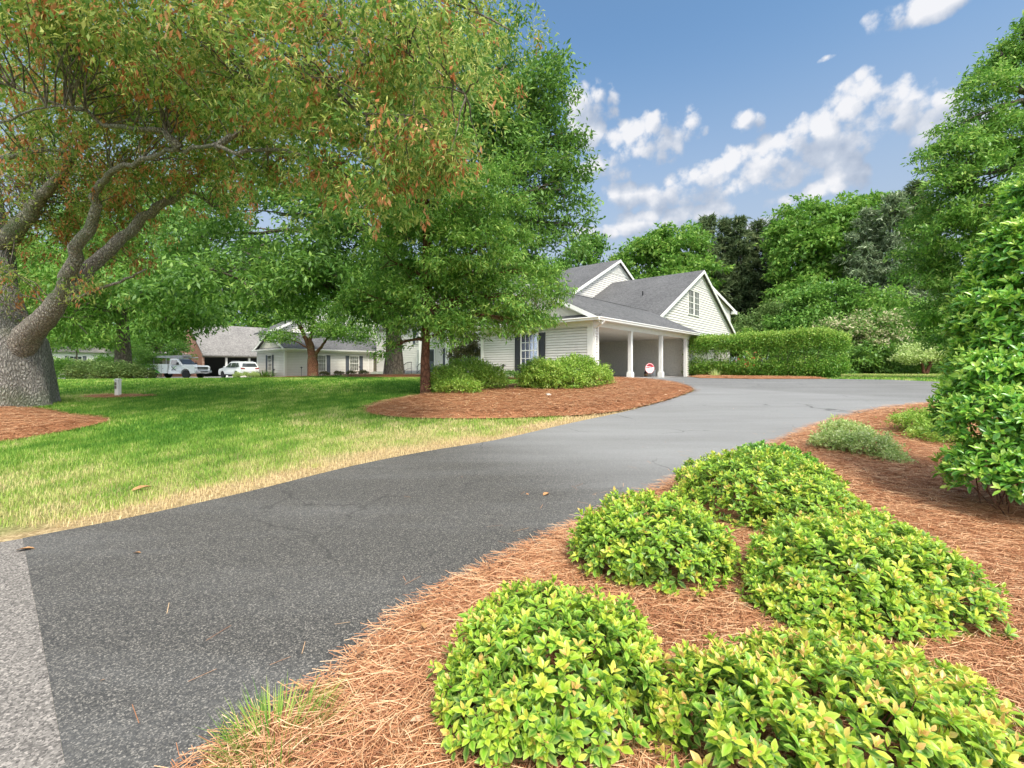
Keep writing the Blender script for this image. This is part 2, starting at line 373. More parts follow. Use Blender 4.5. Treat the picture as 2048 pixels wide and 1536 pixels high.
# driveway edges, as points on the ground
left_edge = smoothline(g2((45, 1080), (250, 1040), (500, 985), (700, 935), (850, 905), (1000, 880), (1130, 850), (1250, 824), (1330, 803), (1372, 789), (1388, 781), (1372, 771), (1330, 764.5), (1260, 760), (1215, 759)))
right_edge = smoothline(g2((420, 1536), (560, 1445), (690, 1355), (870, 1205), (1050, 1112), (1190, 1045), (1300, 990), (1400, 945), (1480, 912), (1560, 886), (1640, 852), (1720, 828), (1800, 814), (1880, 806)))
seam = g2((45, 1080), (85, 1290), (130, 1536))
# building frame
P0 = Vector((3.41, 19.2)); U = Vector((0.656, 0.755)).normalized(); Wd = Vector((-U.y, U.x)); ANG = math.atan2(U.y, U.x)
def loc(s, t): return P0 + U * s + Wd * t
hb = g2((1400, 757), (1500, 758.5), (1660, 758.5))
front = [tuple(loc(0.0, 0.6)), tuple(loc(12.2, 0.6))]
far_right = [hb[0], hb[1], hb[2]] + g2((1780, 760), (1900, 765), (2100, 772), (2500, 784))
drive_poly = left_edge + front + far_right + g2((2500, 815), (2100, 806)) + right_edge[::-1] + [(-1.35, 0.6), (-1.6, -3.0), (seam[2][0] + 0.25, -3.0), (seam[2][0] + 0.1, 0.5)] + seam[::-1][:-1]
oldstrip = g2((1330, 771), (1480, 780), (1640, 789.5), (1880, 801), (2500, 812), (2500, 700 + 60), (1330, 752))
wear_shade = lambda X, Y: 0.06 + 0.78 * ss(4.0, 9.5, Y + 1.4 * X) * ss(-6, 1, X + 0.35 * Y - 1) - 0.30 * (inpoly(oldstrip, X, Y) * ss(0, 0.5, edgedist(oldstrip, X, Y)))  # bleached tone mixed with painted oak shade, darker to the left
sheet('driveway', drive_poly, 0.014, M['asphalt'], 0.4, attr={'wear_shade': wear_shade})
lawn_left = g2((45, 1080), (0, 1088))
road_poly = [seam[0], seam[1], seam[2], (seam[2][0] + 0.1, 0.5), (seam[2][0] + 0.25, -3.0), (-14, -3.0), (-14, 2.6), lawn_left[1]]
sheet('road', road_poly, 0.010, M['old_road'], 0.5)
# right-hand bed of pine straw
bed_poly = right_edge + g2((2100, 806)) + [(16, 12), (18, 6), (18, -3), (-1.6, -3.0), (-1.35, 0.6)]
sheet('mulch_bed', bed_poly, 0.02, M['mulch'], 0.25, rise=0.05)
island_poly = smoothline(g2((732, 822), (745, 812), (800, 800), (850, 793), (930, 784), (1000, 776), (1060, 769), (1120, 764), (1200, 759.5), (1260, 760.5), (1330, 765), (1370, 771.5), (1386, 781), (1370, 789), (1325, 804), (1250, 822), (1180, 831), (1090, 836), (1000, 839), (900, 839.5), (800, 837), (745, 829), (732, 822)), 3)[:-1]
sheet('mulch_bed', island_poly, 0.03, M['mulch'], 0.3, rise=0.10)
treering = smoothline(g2((-420, 830), (-200, 812), (60, 818), (140, 831), (200, 836), (216, 843), (170, 856), (90, 871), (0, 885), (-200, 905), (-420, 890), (-420, 830)), 3)[:-1]
sheet('mulch_bed', treering, 0.02, M['mulch'], 0.3, rise=0.08)
def ell_poly(c, a, b, n=24, rot=0):
    out = []
    for i in range(n):
        t = 2 * math.pi * i / n; k = 1 + 0.1 * math.sin(3 * t + c[0])
        x = a * k * math.cos(t); y = b * k * math.sin(t)
        out.append((c[0] + x * math.cos(rot) - y * math.sin(rot), c[1] + x * math.sin(rot) + y * math.cos(rot)))
    return out
oak2 = onground(788, 26.5)
oakring = ell_poly((oak2.x + 0.3, oak2.y), 3.3, 1.9)
sheet('mulch_bed', oakring, 0.03, M['mulch'], 0.4, rise=0.12)
post = G(236, 793)
postring = ell_poly((post.x, post.y), 1.0, 0.45)
sheet('mulch_bed', postring, 0.02, M['mulch'], 0.3, rise=0.03)
hedgebed = [tuple(loc(12.3, 0.45)), hb[0], hb[1], hb[2], (hb[2][0] + 0.3, hb[2][1] + 1.2), (hb[2][0] - 2, hb[2][1] + 3.5), tuple(loc(14.5, 3.0))]
sheet('mulch_bed', hedgebed, 0.03, M['mulch'], 0.4, rise=0.08)
gablebed = [tuple(loc(0.02, 0.2)), tuple(loc(-1.1, 0.3)), tuple(loc(-1.3, 3.5)), tuple(loc(-1.2, 7.5)), tuple(loc(0.02, 7.5))]
sheet('mulch_bed', gablebed, 0.03, M['mulch'], 0.4, rise=0.06)
DP = Vector((-21.8, 43.5))
def dloc(s, t): return DP + U * s + Wd * t
garagebed = [tuple(dloc(11, 0.02)), tuple(dloc(11, -1.0)), tuple(dloc(4, -1.6)), tuple(dloc(-1.2, -1.8)), tuple(dloc(-1.8, 2)), tuple(dloc(-1.5, 6.5)), tuple(dloc(0.02, 6.5)), tuple(dloc(0.02, 0.02))]
sheet('mulch_bed', garagebed, 0.03, M['mulch'], 0.5, rise=0.06)
leftbed = ell_poly(tuple(onground(225, 33.0)[:2]), 4.6, 2.6)
sheet('mulch_bed', leftbed, 0.03, M['mulch'], 0.5, rise=0.08)
apron = [(-46, 41.0), (-36, 41.2), (-31, 42.6), (-27, 42.8), (-24.9, 44.2), tuple(dloc(-1.9, 7)), (-26, 62), (-50, 62)]
sheet('parking_court', apron, 0.02, M['concrete'], 1.0)
walk = smoothline([(-25.0, 42.4), (-22.4, 41.3), (-19.4, 41.2), (-16, 41.5)], 4)
walk_poly = [(p[0], p[1] - 0.4) for p in walk] + [(p[0], p[1] + 0.4) for p in walk[::-1]]
sheet('path', walk_poly, 0.036, M['concrete'], 0.4)
w2 = smoothline([(-11.0, 27.5), (-8, 27.1), (-4, 25.9), (-1.6, 24.6)], 4)
walk2 = [(p[0], p[1] - 0.35) for p in w2] + [(p[0], p[1] + 0.35) for p in w2[::-1]]
sheet('path', walk2, 0.05 + 0.11, M['concrete'], 0.4)
w3 = [tuple(onground(-60, 30)[:2]), tuple(onground(160, 33)[:2])]
walk3 = [(w3[0][0], w3[0][1] - 0.7), (w3[1][0], w3[1][1] - 0.5), (w3[1][0], w3[1][1] + 0.5), (w3[0][0], w3[0][1] + 0.7)]
sheet('path', walk3, 0.04, M['concrete'], 0.4)
# ground sheet to the horizon
def vnoise(X, Y, s, seed):
    r_ = np.random.default_rng(seed); o = np.zeros_like(X)
    for k in range(7):
        a_ = r_.random() * 6.28; f = s * (0.5 + 1.3 * r_.random()); o += np.sin((X * math.cos(a_) + Y * math.sin(a_)) * f + r_.random() * 6.28)
    return o / 7 * 1.4
def dryf(X, Y):
    d = edgedist(left_edge[:45], X, Y, closed=False)
    d = np.clip(d + 0.28 * vnoise(X, Y, 5.0, 8) + 0.9 * vnoise(X, Y, 1.1, 9) * ss(0.2, 1.5, d), 0, None)
    a = 0.95 * (1 - ss(0.0, 0.75, d)) + 0.55 * (1 - ss(0.5, 5.5, d))
    a = a + 0.20 * ss(-2.0, 6.0, X) * (1 - ss(12, 16, Y)) + 0.42 * ss(6, 14, X) * ss(22, 27, Y)
    return a - 0.06
gxs = np.concatenate([-np.geomspace(60, 900, 14)[::-1], np.arange(-59.5, 60, 0.5), np.geomspace(60, 900, 14)])
gys = np.concatenate([-np.geomspace(10, 900, 12)[::-1], np.arange(-9.5, 80, 0.5), np.geomspace(80, 1500, 16)])
GX, GY = np.meshgrid(gxs, gys); nx = len(gxs); ny = len(gys)
idx = np.arange(nx * ny).reshape(ny, nx)
fc = np.stack([idx[:-1, :-1], idx[:-1, 1:], idx[1:, 1:], idx[1:, :-1]], -1).reshape(-1, 4)
X = GX.ravel(); Y = GY.ravel()
g = mesh_obj('ground', np.stack([X, Y, h(X, Y)], 1), fc, M['lawn'], smooth=True, attrs={'dry': dryf(X, Y)}); g['kind'] = 'structure'

# ------------------------------------------------------------------ leaf machinery
LEAF_DIAMOND = (np.array([(0, 0, 0), (0.45, 0.5, 0.07), (1, 0, -0.06), (0.45, -0.5, 0.07)]), np.array([(0, 1, 2, 3)]), np.array([0, 1, 0.3, 1]))
_v = [(0, 0, 0), (0.3, 0, 0.0), (0.62, 0, -0.02), (1, 0, -0.12), (0.22, 0.36, 0.05), (0.55, 0.5, 0.07), (0.85, 0.24, -0.02), (0.22, -0.36, 0.05), (0.55, -0.5, 0.07), (0.85, -0.24, -0.02)]
LEAF_FULL = (np.array(_v), np.array([(0, 1, 4, 4), (1, 2, 5, 4), (2, 3, 6, 5), (0, 7, 1, 1), (7, 8, 2, 1), (8, 9, 3, 2)]), np.array([0, 0, 0, 0.8, 1, 1, 1, 1, 1, 1]))
def norm(a): return a / (np.linalg.norm(a, axis=-1, keepdims=True) + 1e-9)
def leaves(name, P, D, Nn, Ln, Wn, rnd, mat, parent=None, tmpl=LEAF_DIAMOND):
    n = len(P); D = norm(D); S = norm(np.cross(Nn, D)); Nn = np.cross(D, S)
    tv, tf, te = tmpl; k = len(tv)
    V = (P[:, None, :] + tv[None, :, 0, None] * (D * Ln[:, None])[:, None, :] + tv[None, :, 1, None] * (S * Wn[:, None])[:, None, :] + tv[None, :, 2, None] * (Nn * Ln[:, None])[:, None, :]).reshape(-1, 3)
    if tmpl is LEAF_FULL:
        # split into triangles and quads safely: use quads only, drop the two degenerate ones to triangles
        tri = np.array([(0, 1, 4), (1, 2, 5), (1, 5, 4), (2, 3, 6), (2, 6, 5), (0, 7, 1), (7, 8, 2), (7, 2, 1), (8, 9, 3), (8, 3, 2)])
        tf = tri
    Fc = (np.arange(n)[:, None, None] * k + tf[None]).reshape(-1, tf.shape[1])
    at = {'rnd': np.repeat(rnd, k)}
    if tmpl is LEAF_FULL: at['edge'] = np.tile(te, n)
    return mesh_obj(name, V, Fc, mat, parent, attrs=at)
def rdir(n):
    a = rg.normal(size=(n, 3)); return norm(a)
def lobe_points(lobes, n, inner=0.5, top_bias=0.0):
    """cluster centres near the shells of a set of ellipsoids, plus outward directions"""
    lb = np.array(lobes, float); ar = (lb[:, 3] * lb[:, 4] + lb[:, 3] * lb[:, 5] + lb[:, 4] * lb[:, 5])
    i = rg.choice(len(lb), n, p=ar / ar.sum()); d = rdir(n)
    if top_bias: d[:, 2] = np.where((d[:, 2] < 0) & (rg.random(n) < top_bias), -d[:, 2], d[:, 2])
    rr = inner + (1 - inner) * rg.random(n) ** 0.6
    # lumpy surface
    lump = 1 + 0.14 * np.sin(d[:, 0] * 7 + i * 2.1) * np.sin(d[:, 1] * 6 + i) + 0.10 * np.sin(d[:, 2] * 11 + i * 1.7 + d[:, 0] * 5)
    P = lb[i, :3] + d * lb[i, 3:6] * (rr * lump)[:, None]
    return P, d, i
def lobesW(lst):
    """(px, py, Y, rx_px, ry_px, depth radius in m) -> world ellipsoids"""
    out = []
    for (px, py, Y, rx, rz, ry) in lst:
        c = W(px, py, Y); out.append((c.x, c.y, c.z, rx / F * Y, ry, rz / F * Y))
    return out
def clump_leaves(C, d, per, rad, Ln, Wn, droop=0.4, flat=0.6, clump_var=0.35):
    n = len(C); k = per
    off = rg.normal(size=(n, k, 3)) * rad * 0.40; off[..., 2] *= flat
    P = (C[:, None] + off).reshape(-1, 3)
    D = norm(rdir(n * k) + 0.5 * np.repeat(d, k, 0) + np.array([0, 0, -droop]))
    Nn = norm(rdir(n * k) * 0.8 + np.array([0, 0, 0.9]))
    r_ = np.clip(np.repeat(rg.random(n), k) * clump_var + rg.random(n * k) * (1 - clump_var), 0, 1)
    s = rg.uniform(0.65, 1.25, n * k)
    return P, D, Nn, Ln * s, Wn * s, r_
def sprays(C, d, li, k, R_, thick=0.22):
    """each centre becomes a flattened layered spray of k clusters"""
    n = len(C); ax = norm(np.array([0, 0, 1.0]) + 0.45 * d + rg.normal(0, 0.12, (n, 3))); t = norm(np.cross(ax, rdir(n))); s = np.cross(ax, t)
    ph = rg.random((n, k)) * 6.28; rr = R_ * np.sqrt(rg.random((n, k))) * rg.uniform(0.6, 1.25, (n, 1))
    P = C[:, None] + t[:, None] * (np.cos(ph) * rr)[..., None] + s[:, None] * (np.sin(ph) * rr)[..., None] + ax[:, None] * (rg.normal(0, thick * R_, (n, k)) - 0.25 * rr ** 2 / R_)[..., None]
    return P.reshape(-1, 3), np.repeat(d, k, 0), np.repeat(li, k)
def bez(a, b, sag, n=7, jit=0.0):
    a = Vector(a); b = Vector(b); m = (a + b) / 2 + Vector(sag); out = []
    for i in range(n):
        t = i / (n - 1); p = a * (1 - t) ** 2 + m * 2 * t * (1 - t) + b * t * t
        if 0 < i < n - 1 and jit: p += Vector((random.uniform(-1, 1), random.uniform(-1, 1), random.uniform(-1, 1))) * jit
        out.append(p)
    return out
def taper(r0, r1, n): return [r0 + (r1 - r0) * (i / (n - 1)) for i in range(n)]

def tree(name, label, cat, base, height_top, r0, lobes, mat_leaf, ncl, per, rad, Ln, Wn, group=None, bark='bark', branches=26, trunk_pts=None, inner=0.45, spray=1.25, droop=0.4, lean=0.0, flare=1.5, twig=True):
    """trunk + limbs + crown.  lobes are world ellipsoids"""
    root = empty(name, base); tag(root, label, cat, group)
    bx, by, bz = base
    mb = MB()
    if trunk_pts is None:
        top = Vector((bx + lean, by, bz + height_top)); trunk = bez((bx, by, bz - 0.1), top, (random.uniform(-.15, .15), 0, 0), 10, 0.03 * height_top / 6)
    else: trunk = [Vector(p) for p in trunk_pts]
    n = len(trunk); rr = [r0 * (1 - 0.75 * (i / (n - 1))) for i in range(n)]; rr[0] = r0 * flare; rr[1] = max(rr[1], r0 * 1.02)
    # flare ring
    p01 = trunk[0].lerp(trunk[1], 0.35); trunk = [trunk[0], p01] + trunk[1:]; rr = [rr[0], r0 * 1.12] + rr[1:]
    mb.tube(trunk, rr, 12)
    C, d, li = lobe_points(lobes, max(8, ncl // 9), inner); C, d, li = sprays(C, d, li, 9, rad * spray)
    # main limbs to lobes
    for j, lb in enumerate(lobes):
        c = Vector(lb[:3]); zt = bz + (height_top * random.uniform(0.45, 0.95))
        st = min(trunk[3:], key=lambda p: abs(p.z - min(zt, max(c.z - lb[5] * 0.4, trunk[4].z)))) if len(trunk) > 5 else trunk[-1]
        pts = bez(st, c, (0, 0, 0.12 * (c - st).length), 8, 0.06 * (c - st).length / 3)
        rb = max(0.02, r0 * 0.38); mb.tube(pts, taper(rb, rb * 0.3, 8), 7)
        sel = np.where(li == j)[0]
        for q in rg.choice(sel, min(len(sel), max(2, branches // len(lobes))), replace=False) if len(sel) else []:
            s0 = pts[random.randint(2, 7)]; e = Vector(C[q])
            pp = bez(s0, e, (0, 0, 0.10 * (e - s0).length), 6, 0.05 * (e - s0).length / 2)
            mb.tube(pp, taper(rb * 0.32, max(0.006, rb * 0.06), 6), 5)
    mb.T = None
    inv = Vector(base)
    mb.v = [v - inv for v in mb.v]
    mb.build('trunk', M[bark], root, smooth=True)
    P, D, Nn, l_, w_, r_ = clump_leaves(C - np.array(base), d, per, rad * 0.8, Ln, Wn, droop, 0.45)
    leaves('crown', P, D, Nn, l_, w_, r_, mat_leaf, root)
    return root

def conifer(name, label, base, H, Rb, mat_leaf, group, nwh=26, z0=0.15, Ln=0.5, Wn=0.12, open_=1.0, seed=0, per=8, cat='pine tree'):
    rnd = random.Random(seed); root = empty(name, base); tag(root, label, cat, group)
    mb = MB(); mb.tube([(0, 0, -0.1), (0.1, 0, H * 0.5), (0.0, 0, H * 0.98)], [0.02 * H, 0.013 * H, 0.02], 8)
    Pc = []; Dc = []
    for i in range(nwh):
        t = z0 + (1 - z0) * (i + rnd.random() * 0.6) / nwh
        for a_ in range(rnd.randint(4, 6)):
            if rnd.random() > open_: continue
            az = rnd.uniform(0, 6.28); Lb = Rb * (1 - t) ** 0.75 * rnd.uniform(0.55, 1.15) + 0.25
            dr = Vector((math.cos(az), math.sin(az), rnd.uniform(-0.15, 0.25)))
            s = Vector((0, 0, H * t)); e = s + dr * Lb
            mb.tube([s, s.lerp(e, 0.5) + Vector((0, 0, 0.04 * Lb)), e], [0.012 * Lb + 0.02, 0.01 * Lb, 0.01], 4, False)
            m = max(3, int(Lb / 0.32))
            for q in range(m):
                f = 0.25 + 0.75 * (q + rnd.random()) / m
                Pc.append(s.lerp(e, f) + Vector((rnd.gauss(0, .12), rnd.gauss(0, .12), rnd.gauss(0, .06))) * (0.4 + Lb * 0.3)); Dc.append(dr)
    mb.build('trunk', M['bark'], root, smooth=True)
    C = np.array([tuple(p) for p in Pc]); d = np.array([tuple(p) for p in Dc])
    P, D, Nn, l_, w_, r_ = clump_leaves(C, d, per, 0.55, Ln, Wn, 0.05, 0.5)
    leaves('crown', P, D, Nn, l_, w_, r_, mat_leaf, root)
    return root

# leaf materials
LM = {}
LM['oak1'] = leafmat('oak1', [(0, (0.07, 0.17, 0.03)), (0.45, (0.19, 0.33, 0.06)), (0.75, (0.42, 0.50, 0.11)), (1, (0.62, 0.62, 0.19))], 0.45, 0.45, 0.4)
LM['catkin'] = leafmat('catkin', [(0, (0.46, 0.52, 0.12)), (1, (0.78, 0.72, 0.27))], 0.7, 0.45, 0.1)
LM['withered'] = leafmat('withered', [(0, (0.38, 0.13, 0.05)), (0.6, (0.72, 0.31, 0.13)), (1, (0.86, 0.54, 0.30))], 0.7, 0.5, 0.1)
LM['young'] = leafmat('young', [(0, (0.06, 0.17, 0.024)), (0.5, (0.18, 0.37, 0.055)), (0.8, (0.34, 0.52, 0.10)), (1, (0.56, 0.66, 0.18))], 0.45, 0.4, 0.4)
LM['oak2'] = leafmat('oak2', [(0, (0.05, 0.13, 0.025)), (0.6, (0.145, 0.29, 0.045)), (1, (0.33, 0.48, 0.09))], 0.5, 0.35, 0.4)
LM['bright'] = leafmat('bright', [(0, (0.07, 0.18, 0.025)), (0.5, (0.16, 0.33, 0.045)), (1, (0.36, 0.50, 0.10))], 0.5, 0.4, 0.35)
LM['mid'] = leafmat('mid', [(0, (0.05, 0.14, 0.02)), (0.5, (0.13, 0.29, 0.04)), (1, (0.28, 0.44, 0.08))], 0.5, 0.35, 0.35)
LM['pine'] = leafmat('pine', [(0, (0.06, 0.10, 0.04)), (0.6, (0.13, 0.19, 0.075)), (1, (0.30, 0.34, 0.15))], 0.6, 0.4, 0.3)
LM['greypine'] = leafmat('greypine', [(0, (0.10, 0.16, 0.08)), (0.6, (0.24, 0.31, 0.16)), (1, (0.44, 0.49, 0.31))], 0.6, 0.2, 0.3)
LM['brownish'] = leafmat('brownish', [(0, (0.08, 0.09, 0.035)), (0.5, (0.18, 0.18, 0.07)), (1, (0.32, 0.26, 0.12))], 0.6, 0.25, 0.3)
LM['dogwood'] = leafmat('dogwood', [(0, (0.09, 0.22, 0.04)), (0.5, (0.22, 0.36, 0.08)), (0.6, (0.55, 0.50, 0.28)), (1, (0.74, 0.68, 0.46))], 0.6, 0.3, 0.2)
LM['shrubA'] = leafmat('shrubA', [(0, (0.035, 0.15, 0.015)), (0.3, (0.13, 0.36, 0.02)), (0.6, (0.38, 0.56, 0.03)), (0.85, (0.66, 0.64, 0.08)), (1, (0.72, 0.40, 0.14))], 0.34, 0.32, 0.4, edge=(0.66, 0.72, 0.18))
LM['shrubB'] = leafmat('shrubB', [(0, (0.035, 0.18, 0.02)), (0.4, (0.12, 0.38, 0.03)), (0.75, (0.36, 0.60, 0.06)), (1, (0.56, 0.72, 0.14))], 0.28, 0.3, 0.55, edge=(0.32, 0.52, 0.11))
LM['hedge'] = leafmat('hedge', [(0, (0.06, 0.18, 0.02)), (0.5, (0.17, 0.36, 0.04)), (1, (0.46, 0.58, 0.12))], 0.45, 0.35, 0.4)
LM['azalea'] = leafmat('azalea', [(0, (0.11, 0.26, 0.03)), (0.5, (0.30, 0.48, 0.06)), (1, (0.60, 0.68, 0.17))], 0.45, 0.35, 0.4)
LM['pale'] = leafmat('pale', [(0, (0.22, 0.38, 0.09)), (0.5, (0.50, 0.62, 0.20)), (1, (0.82, 0.84, 0.50))], 0.6, 0.4, 0.3)
LM['darkshrub'] = leafmat('darkshrub', [(0, (0.06, 0.12, 0.025)), (0.6, (0.15, 0.25, 0.06)), (1, (0.33, 0.40, 0.14))], 0.5, 0.3, 0.3)
#PART2
# ------------------------------------------------------------------ buildings
def wallT(o, a, n):
    a = Vector(a); n = Vector(n); o = Vector(o)
    return Matrix(((a.x, n.x, 0, o.x), (a.y, n.y, 0, o.y), (a.z, n.z, 1, o.z), (0, 0, 0, 1)))
def siding(mb, left, right, z0, z1, lap=0.115, out=0.024):
    """lapped boards with an open shadow gap under each lip; left/right are numbers or functions of height"""
    fl = left if callable(left) else (lambda z: left); fr = right if callable(right) else (lambda z: right)
    z = z0; g = lap * 0.22; o1 = out + 0.012
    while z < z1 - 0.01:
        zt = min(z + lap, z1); a0, b0, a1, b1 = fl(z), fr(z), fl(zt), fr(zt)
        if b1 < a1: m = (a1 + b1) / 2; a1 = b1 = m
        if b0 - a0 < 0.02: break
        mb.add([(a0, o1, z + g), (b0, o1, z + g), (b1, out - 0.008, zt), (a1, out - 0.008, zt), (a0, -0.03, z + g), (b0, -0.03, z + g), (b1, -0.03, zt), (a1, -0.03, zt)], [(0, 1, 2, 3), (4, 5, 1, 0), (7, 3, 2, 6), (0, 3, 7, 4), (1, 5, 6, 2)])
        z = zt
def window(parent, T, s0, s1, z0, z1, nx=4, nz=4, split=True, shutters=None, smat='shutter', zs=None, curtain=True):
    """T: wall matrix (s, outward, z). frame > pane, muntins; shutters as parts"""
    f = MB(T); w = 0.055
    f.box(s0 - w, s0, 0.0, 0.085, z0, z1); f.box(s1, s1 + w, 0.0, 0.085, z0, z1)
    f.box(s0 - w - 0.03, s1 + w + 0.03, 0.0, 0.105, z0 - 0.07, z0); f.box(s0 - w - 0.02, s1 + w + 0.02, 0.0, 0.1, z1, z1 + 0.08)
    zm = (z0 + z1) / 2
    if split: f.box(s0, s1, 0.0515, 0.075, zm - 0.025, zm + 0.025)
    for i in range(1, nx):
        x = s0 + (s1 - s0) * i / nx; f.box(x - 0.013, x + 0.013, 0.052, 0.070, z0, z1)
    for i in range(1, nz):
        z = z0 + (z1 - z0) * i / nz
        if split and abs(z - zm) < 0.02: continue
        f.box(s0, s1, 0.052, 0.068, z - 0.013, z + 0.013)
    fo = f.build('window', M['trim'], parent)
    p = MB(T); p.box(s0, s1, 0.046, 0.050, z0, z1); p.build('pane', M['clear'] if curtain else M['glass'], fo)
    if curtain:
        c = MB(T); c.box(s0, s1, 0.0410, 0.0425, z0, z1); c.build('curtain', M['curtain'] if curtain is True else M[curtain], fo)
    if shutters:
        zb, zt = zs or (z0 - 0.06, z1 + 0.06)
        for (a, b) in shutters:
            m = MB(T); m.box(a, a + 0.035, 0.03, 0.08, zb, zt); m.box(b - 0.035, b, 0.03, 0.08, zb, zt); m.box(a + .035, b - .035, 0.03, 0.048, zb, zt)
            for q in (zb, zb + (zt - zb) * 0.42, zt - 0.07): m.box(a + 0.035, b - 0.035, 0.045, 0.068, q, q + 0.07)
            z = zb + 0.08
            while z < zt - 0.08:
                m.add([(a + .035, 0.062, z), (b - .035, 0.062, z), (b - .035, 0.047, z + .035), (a + .035, 0.047, z + .035)], [(0, 1, 2, 3)]); z += 0.045
            m.build('shutter', M[smat], parent)
def gutter(parent, p0, p1, out, zt, size=0.13):
    """gutter along the eave from p0 to p1 (local xy), with ogee face"""
    p0 = Vector(p0); p1 = Vector(p1); out = Vector(out); a = (p1 - p0); Lg = a.length; a.normalize()
    T = wallT((p0.x, p0.y, 0), (a.x, a.y, 0), (out.x, out.y, 0)); m = MB(T)
    prof = [(0, zt), (size, zt), (size + 0.01, zt - 0.03), (size * 0.8, zt - 0.07), (size * 0.75, zt - size), (0, zt - size)]
    m.prism([(0, d, z) for d, z in prof], (Lg, 0, 0)); return m.build('gutter', M['trim'], parent)
def roof2(parent, s0, s1, te0, tr, te1, ze, zr, mat='roof', th=0.10, axis='s'):
    """gable roof, ridge along s (or t): slabs for both slopes, shingled"""
    def P(s, t, z): return (s, t, z) if axis == 's' else (t, s, z)
    o = []
    for (te, zz) in ((te0, ze), (te1, ze)):
        m = MB(); m.slab([P(s0, te, zz), P(s1, te, zz), P(s1, tr, zr), P(s0, tr, zr)], th); o.append(m.build('roof', M[mat], parent))
    m = MB(); m.slab([P(s0, tr - 0.14, zr - 0.03), P(s1, tr - 0.14, zr - 0.03), P(s1, tr, zr + 0.035), P(s0, tr, zr + 0.035)], 0.02)
    m.slab([P(s0, tr + 0.14, zr - 0.03), P(s1, tr + 0.14, zr - 0.03), P(s1, tr, zr + 0.035), P(s0, tr, zr + 0.035)], 0.02); m.build('ridge_cap', M['roof'], o[0])
    return o
def downspout(parent, pts, w=0.04):
    m = MB(); m.tube(pts, w, 6); m.build('downspout', M['trim'], parent)

# ---- carport
A = empty('carport', (P0.x, P0.y, 1.1), ANG)
tag(A, 'open three-bay carport with cream lap siding and grey shingle roof beside the driveway', 'carport')
TF = wallT((0, 0, 0), (1, 0, 0), (0, -1, 0)); TG = wallT((0, 0, 0), (0, 1, 0), (-1, 0, 0))
LA = 11.8; DA = 6.6
m = MB(TF); siding(m, 0.10, 0.36, 0.02, 2.32); m.build('siding', M['siding'], A)
m = MB(TF); siding(m, 10.86, LA - 0.12, 0.02, 2.32); m.build('siding', M['siding'], A)
m = MB(TG); siding(m, 0.22, DA - 0.14, -0.12, 2.32, 0.118); m.build('siding', M['siding'], A)
m = MB(); m.box(0.035, 0.10, 0.04, DA, 0, 2.6); m.box(0.10, 0.42, 0.04, 0.10, 0, 2.3); m.build('wall', M['cream'], A)
m = MB(); m.box(10.72, LA - 0.101, 0.04, 0.12, 0, 2.3); m.build('pier', M['cream'], A)
m = MB(); m.box(0.10, LA - 0.10, DA - 0.12, DA, 0.0, 2.5); m.box(LA - 0.10, LA, 0.12, DA, 0.0, 2.5); m.build('interior_wall', M['stucco'], A)
m = MB(); m.box(0.10, LA - 0.10, 0.10, DA - 0.12, 2.34, 2.40); m.build('ceiling', M['stucco'], A)
m = MB(); m.box(0.1, LA - 0.1, 6.455, 6.478, 0.02, 0.12); m.build('baseboard', M['trim'], A)
m = MB(); m.box(0.0, LA, -0.25, DA, -0.35, 0.012); m.build('floor_slab', M['concrete'], A)
m = MB(TF)
m.box(-0.03, 0.10, -0.02, 0.055, 0, 2.50); m.box(0.36, 0.46, -0.1, 0.05, 0, 2.3); m.box(10.70, 10.86, -0.1, 0.055, 0, 2.3); m.box(LA - 0.12, LA + 0.01, -0.02, 0.05, 0, 2.3)
m.box(0.105, LA + 0.012, -0.10, 0.045, 2.302, 2.545); m.box(-0.04, LA + 0.02, -0.06, 0.42, 2.548, 2.562); m.build('trim', M['trim'], A)
m = MB(TG); m.box(-0.058, 0.22, 0.0, 0.056, -0.1, 2.32); m.box(DA - 0.14, DA + 0.02, 0.0, 0.056, -0.1, 2.32); m.box(-0.062, DA + 0.02, 0.0, 0.062, 2.322, 2.54); m.box(-0.07, 0.24, 0.0, 0.07, 2.12, 2.18); m.build('trim', M['trim'], A)
for s in (3.62, 7.25):
    m = MB(); m.box(s - 0.09, s + 0.09, -0.03, 0.15, 0.3, 2.30); m.box(s - 0.135, s + 0.135, -0.075, 0.195, 0.0, 0.30)
    m.slab([(s - 0.12, -0.06, 0.335), (s + 0.12, -0.06, 0.335), (s + 0.12, 0.18, 0.335), (s - 0.12, 0.18, 0.335)], 0.035); m.box(s - 0.11, s + 0.11, -0.05, 0.17, 2.24, 2.30)
    m.build('post', M['trim'], A, bevel=0.008)
zr = 4.47; tr = 3.35; ze = 2.62
roof2(A, -0.28, 12.75, -0.5, tr, DA + 0.6, ze, zr)
pit = (zr - ze) / (tr + 0.5)
m = MB(); m.prism([(0.0, 0.0, 2.6), (0.0, DA, 2.6), (0.0, tr, zr - 0.13)], (0.1, 0, 0)); m.build('gable_wall', M['cream'], A)
m = MB(); m.prism([(LA - 0.1, 0.0, 2.5), (LA - 0.1, DA, 2.5), (LA - 0.1, tr, zr - 0.13)], (0.1, 0, 0)); m.build('gable_wall', M['cream'], A)
for sx, w_ in ((-0.31, 0.05), (-0.075, 0.06), (12.73, 0.05)):
    m = MB()
    for te in (-0.5, DA + 0.6):
        d = 0.20 if w_ == 0.05 else 0.16; o_ = 0.0 if w_ == 0.05 else -0.11
        m.prism([(sx, te, ze + o_ - 0.01), (sx, tr, zr + o_ - 0.01), (sx, tr, zr + o_ - d), (sx, te, ze + o_ - d)], (w_, 0, 0))
    m.build('rake_board', M['trim'], A)
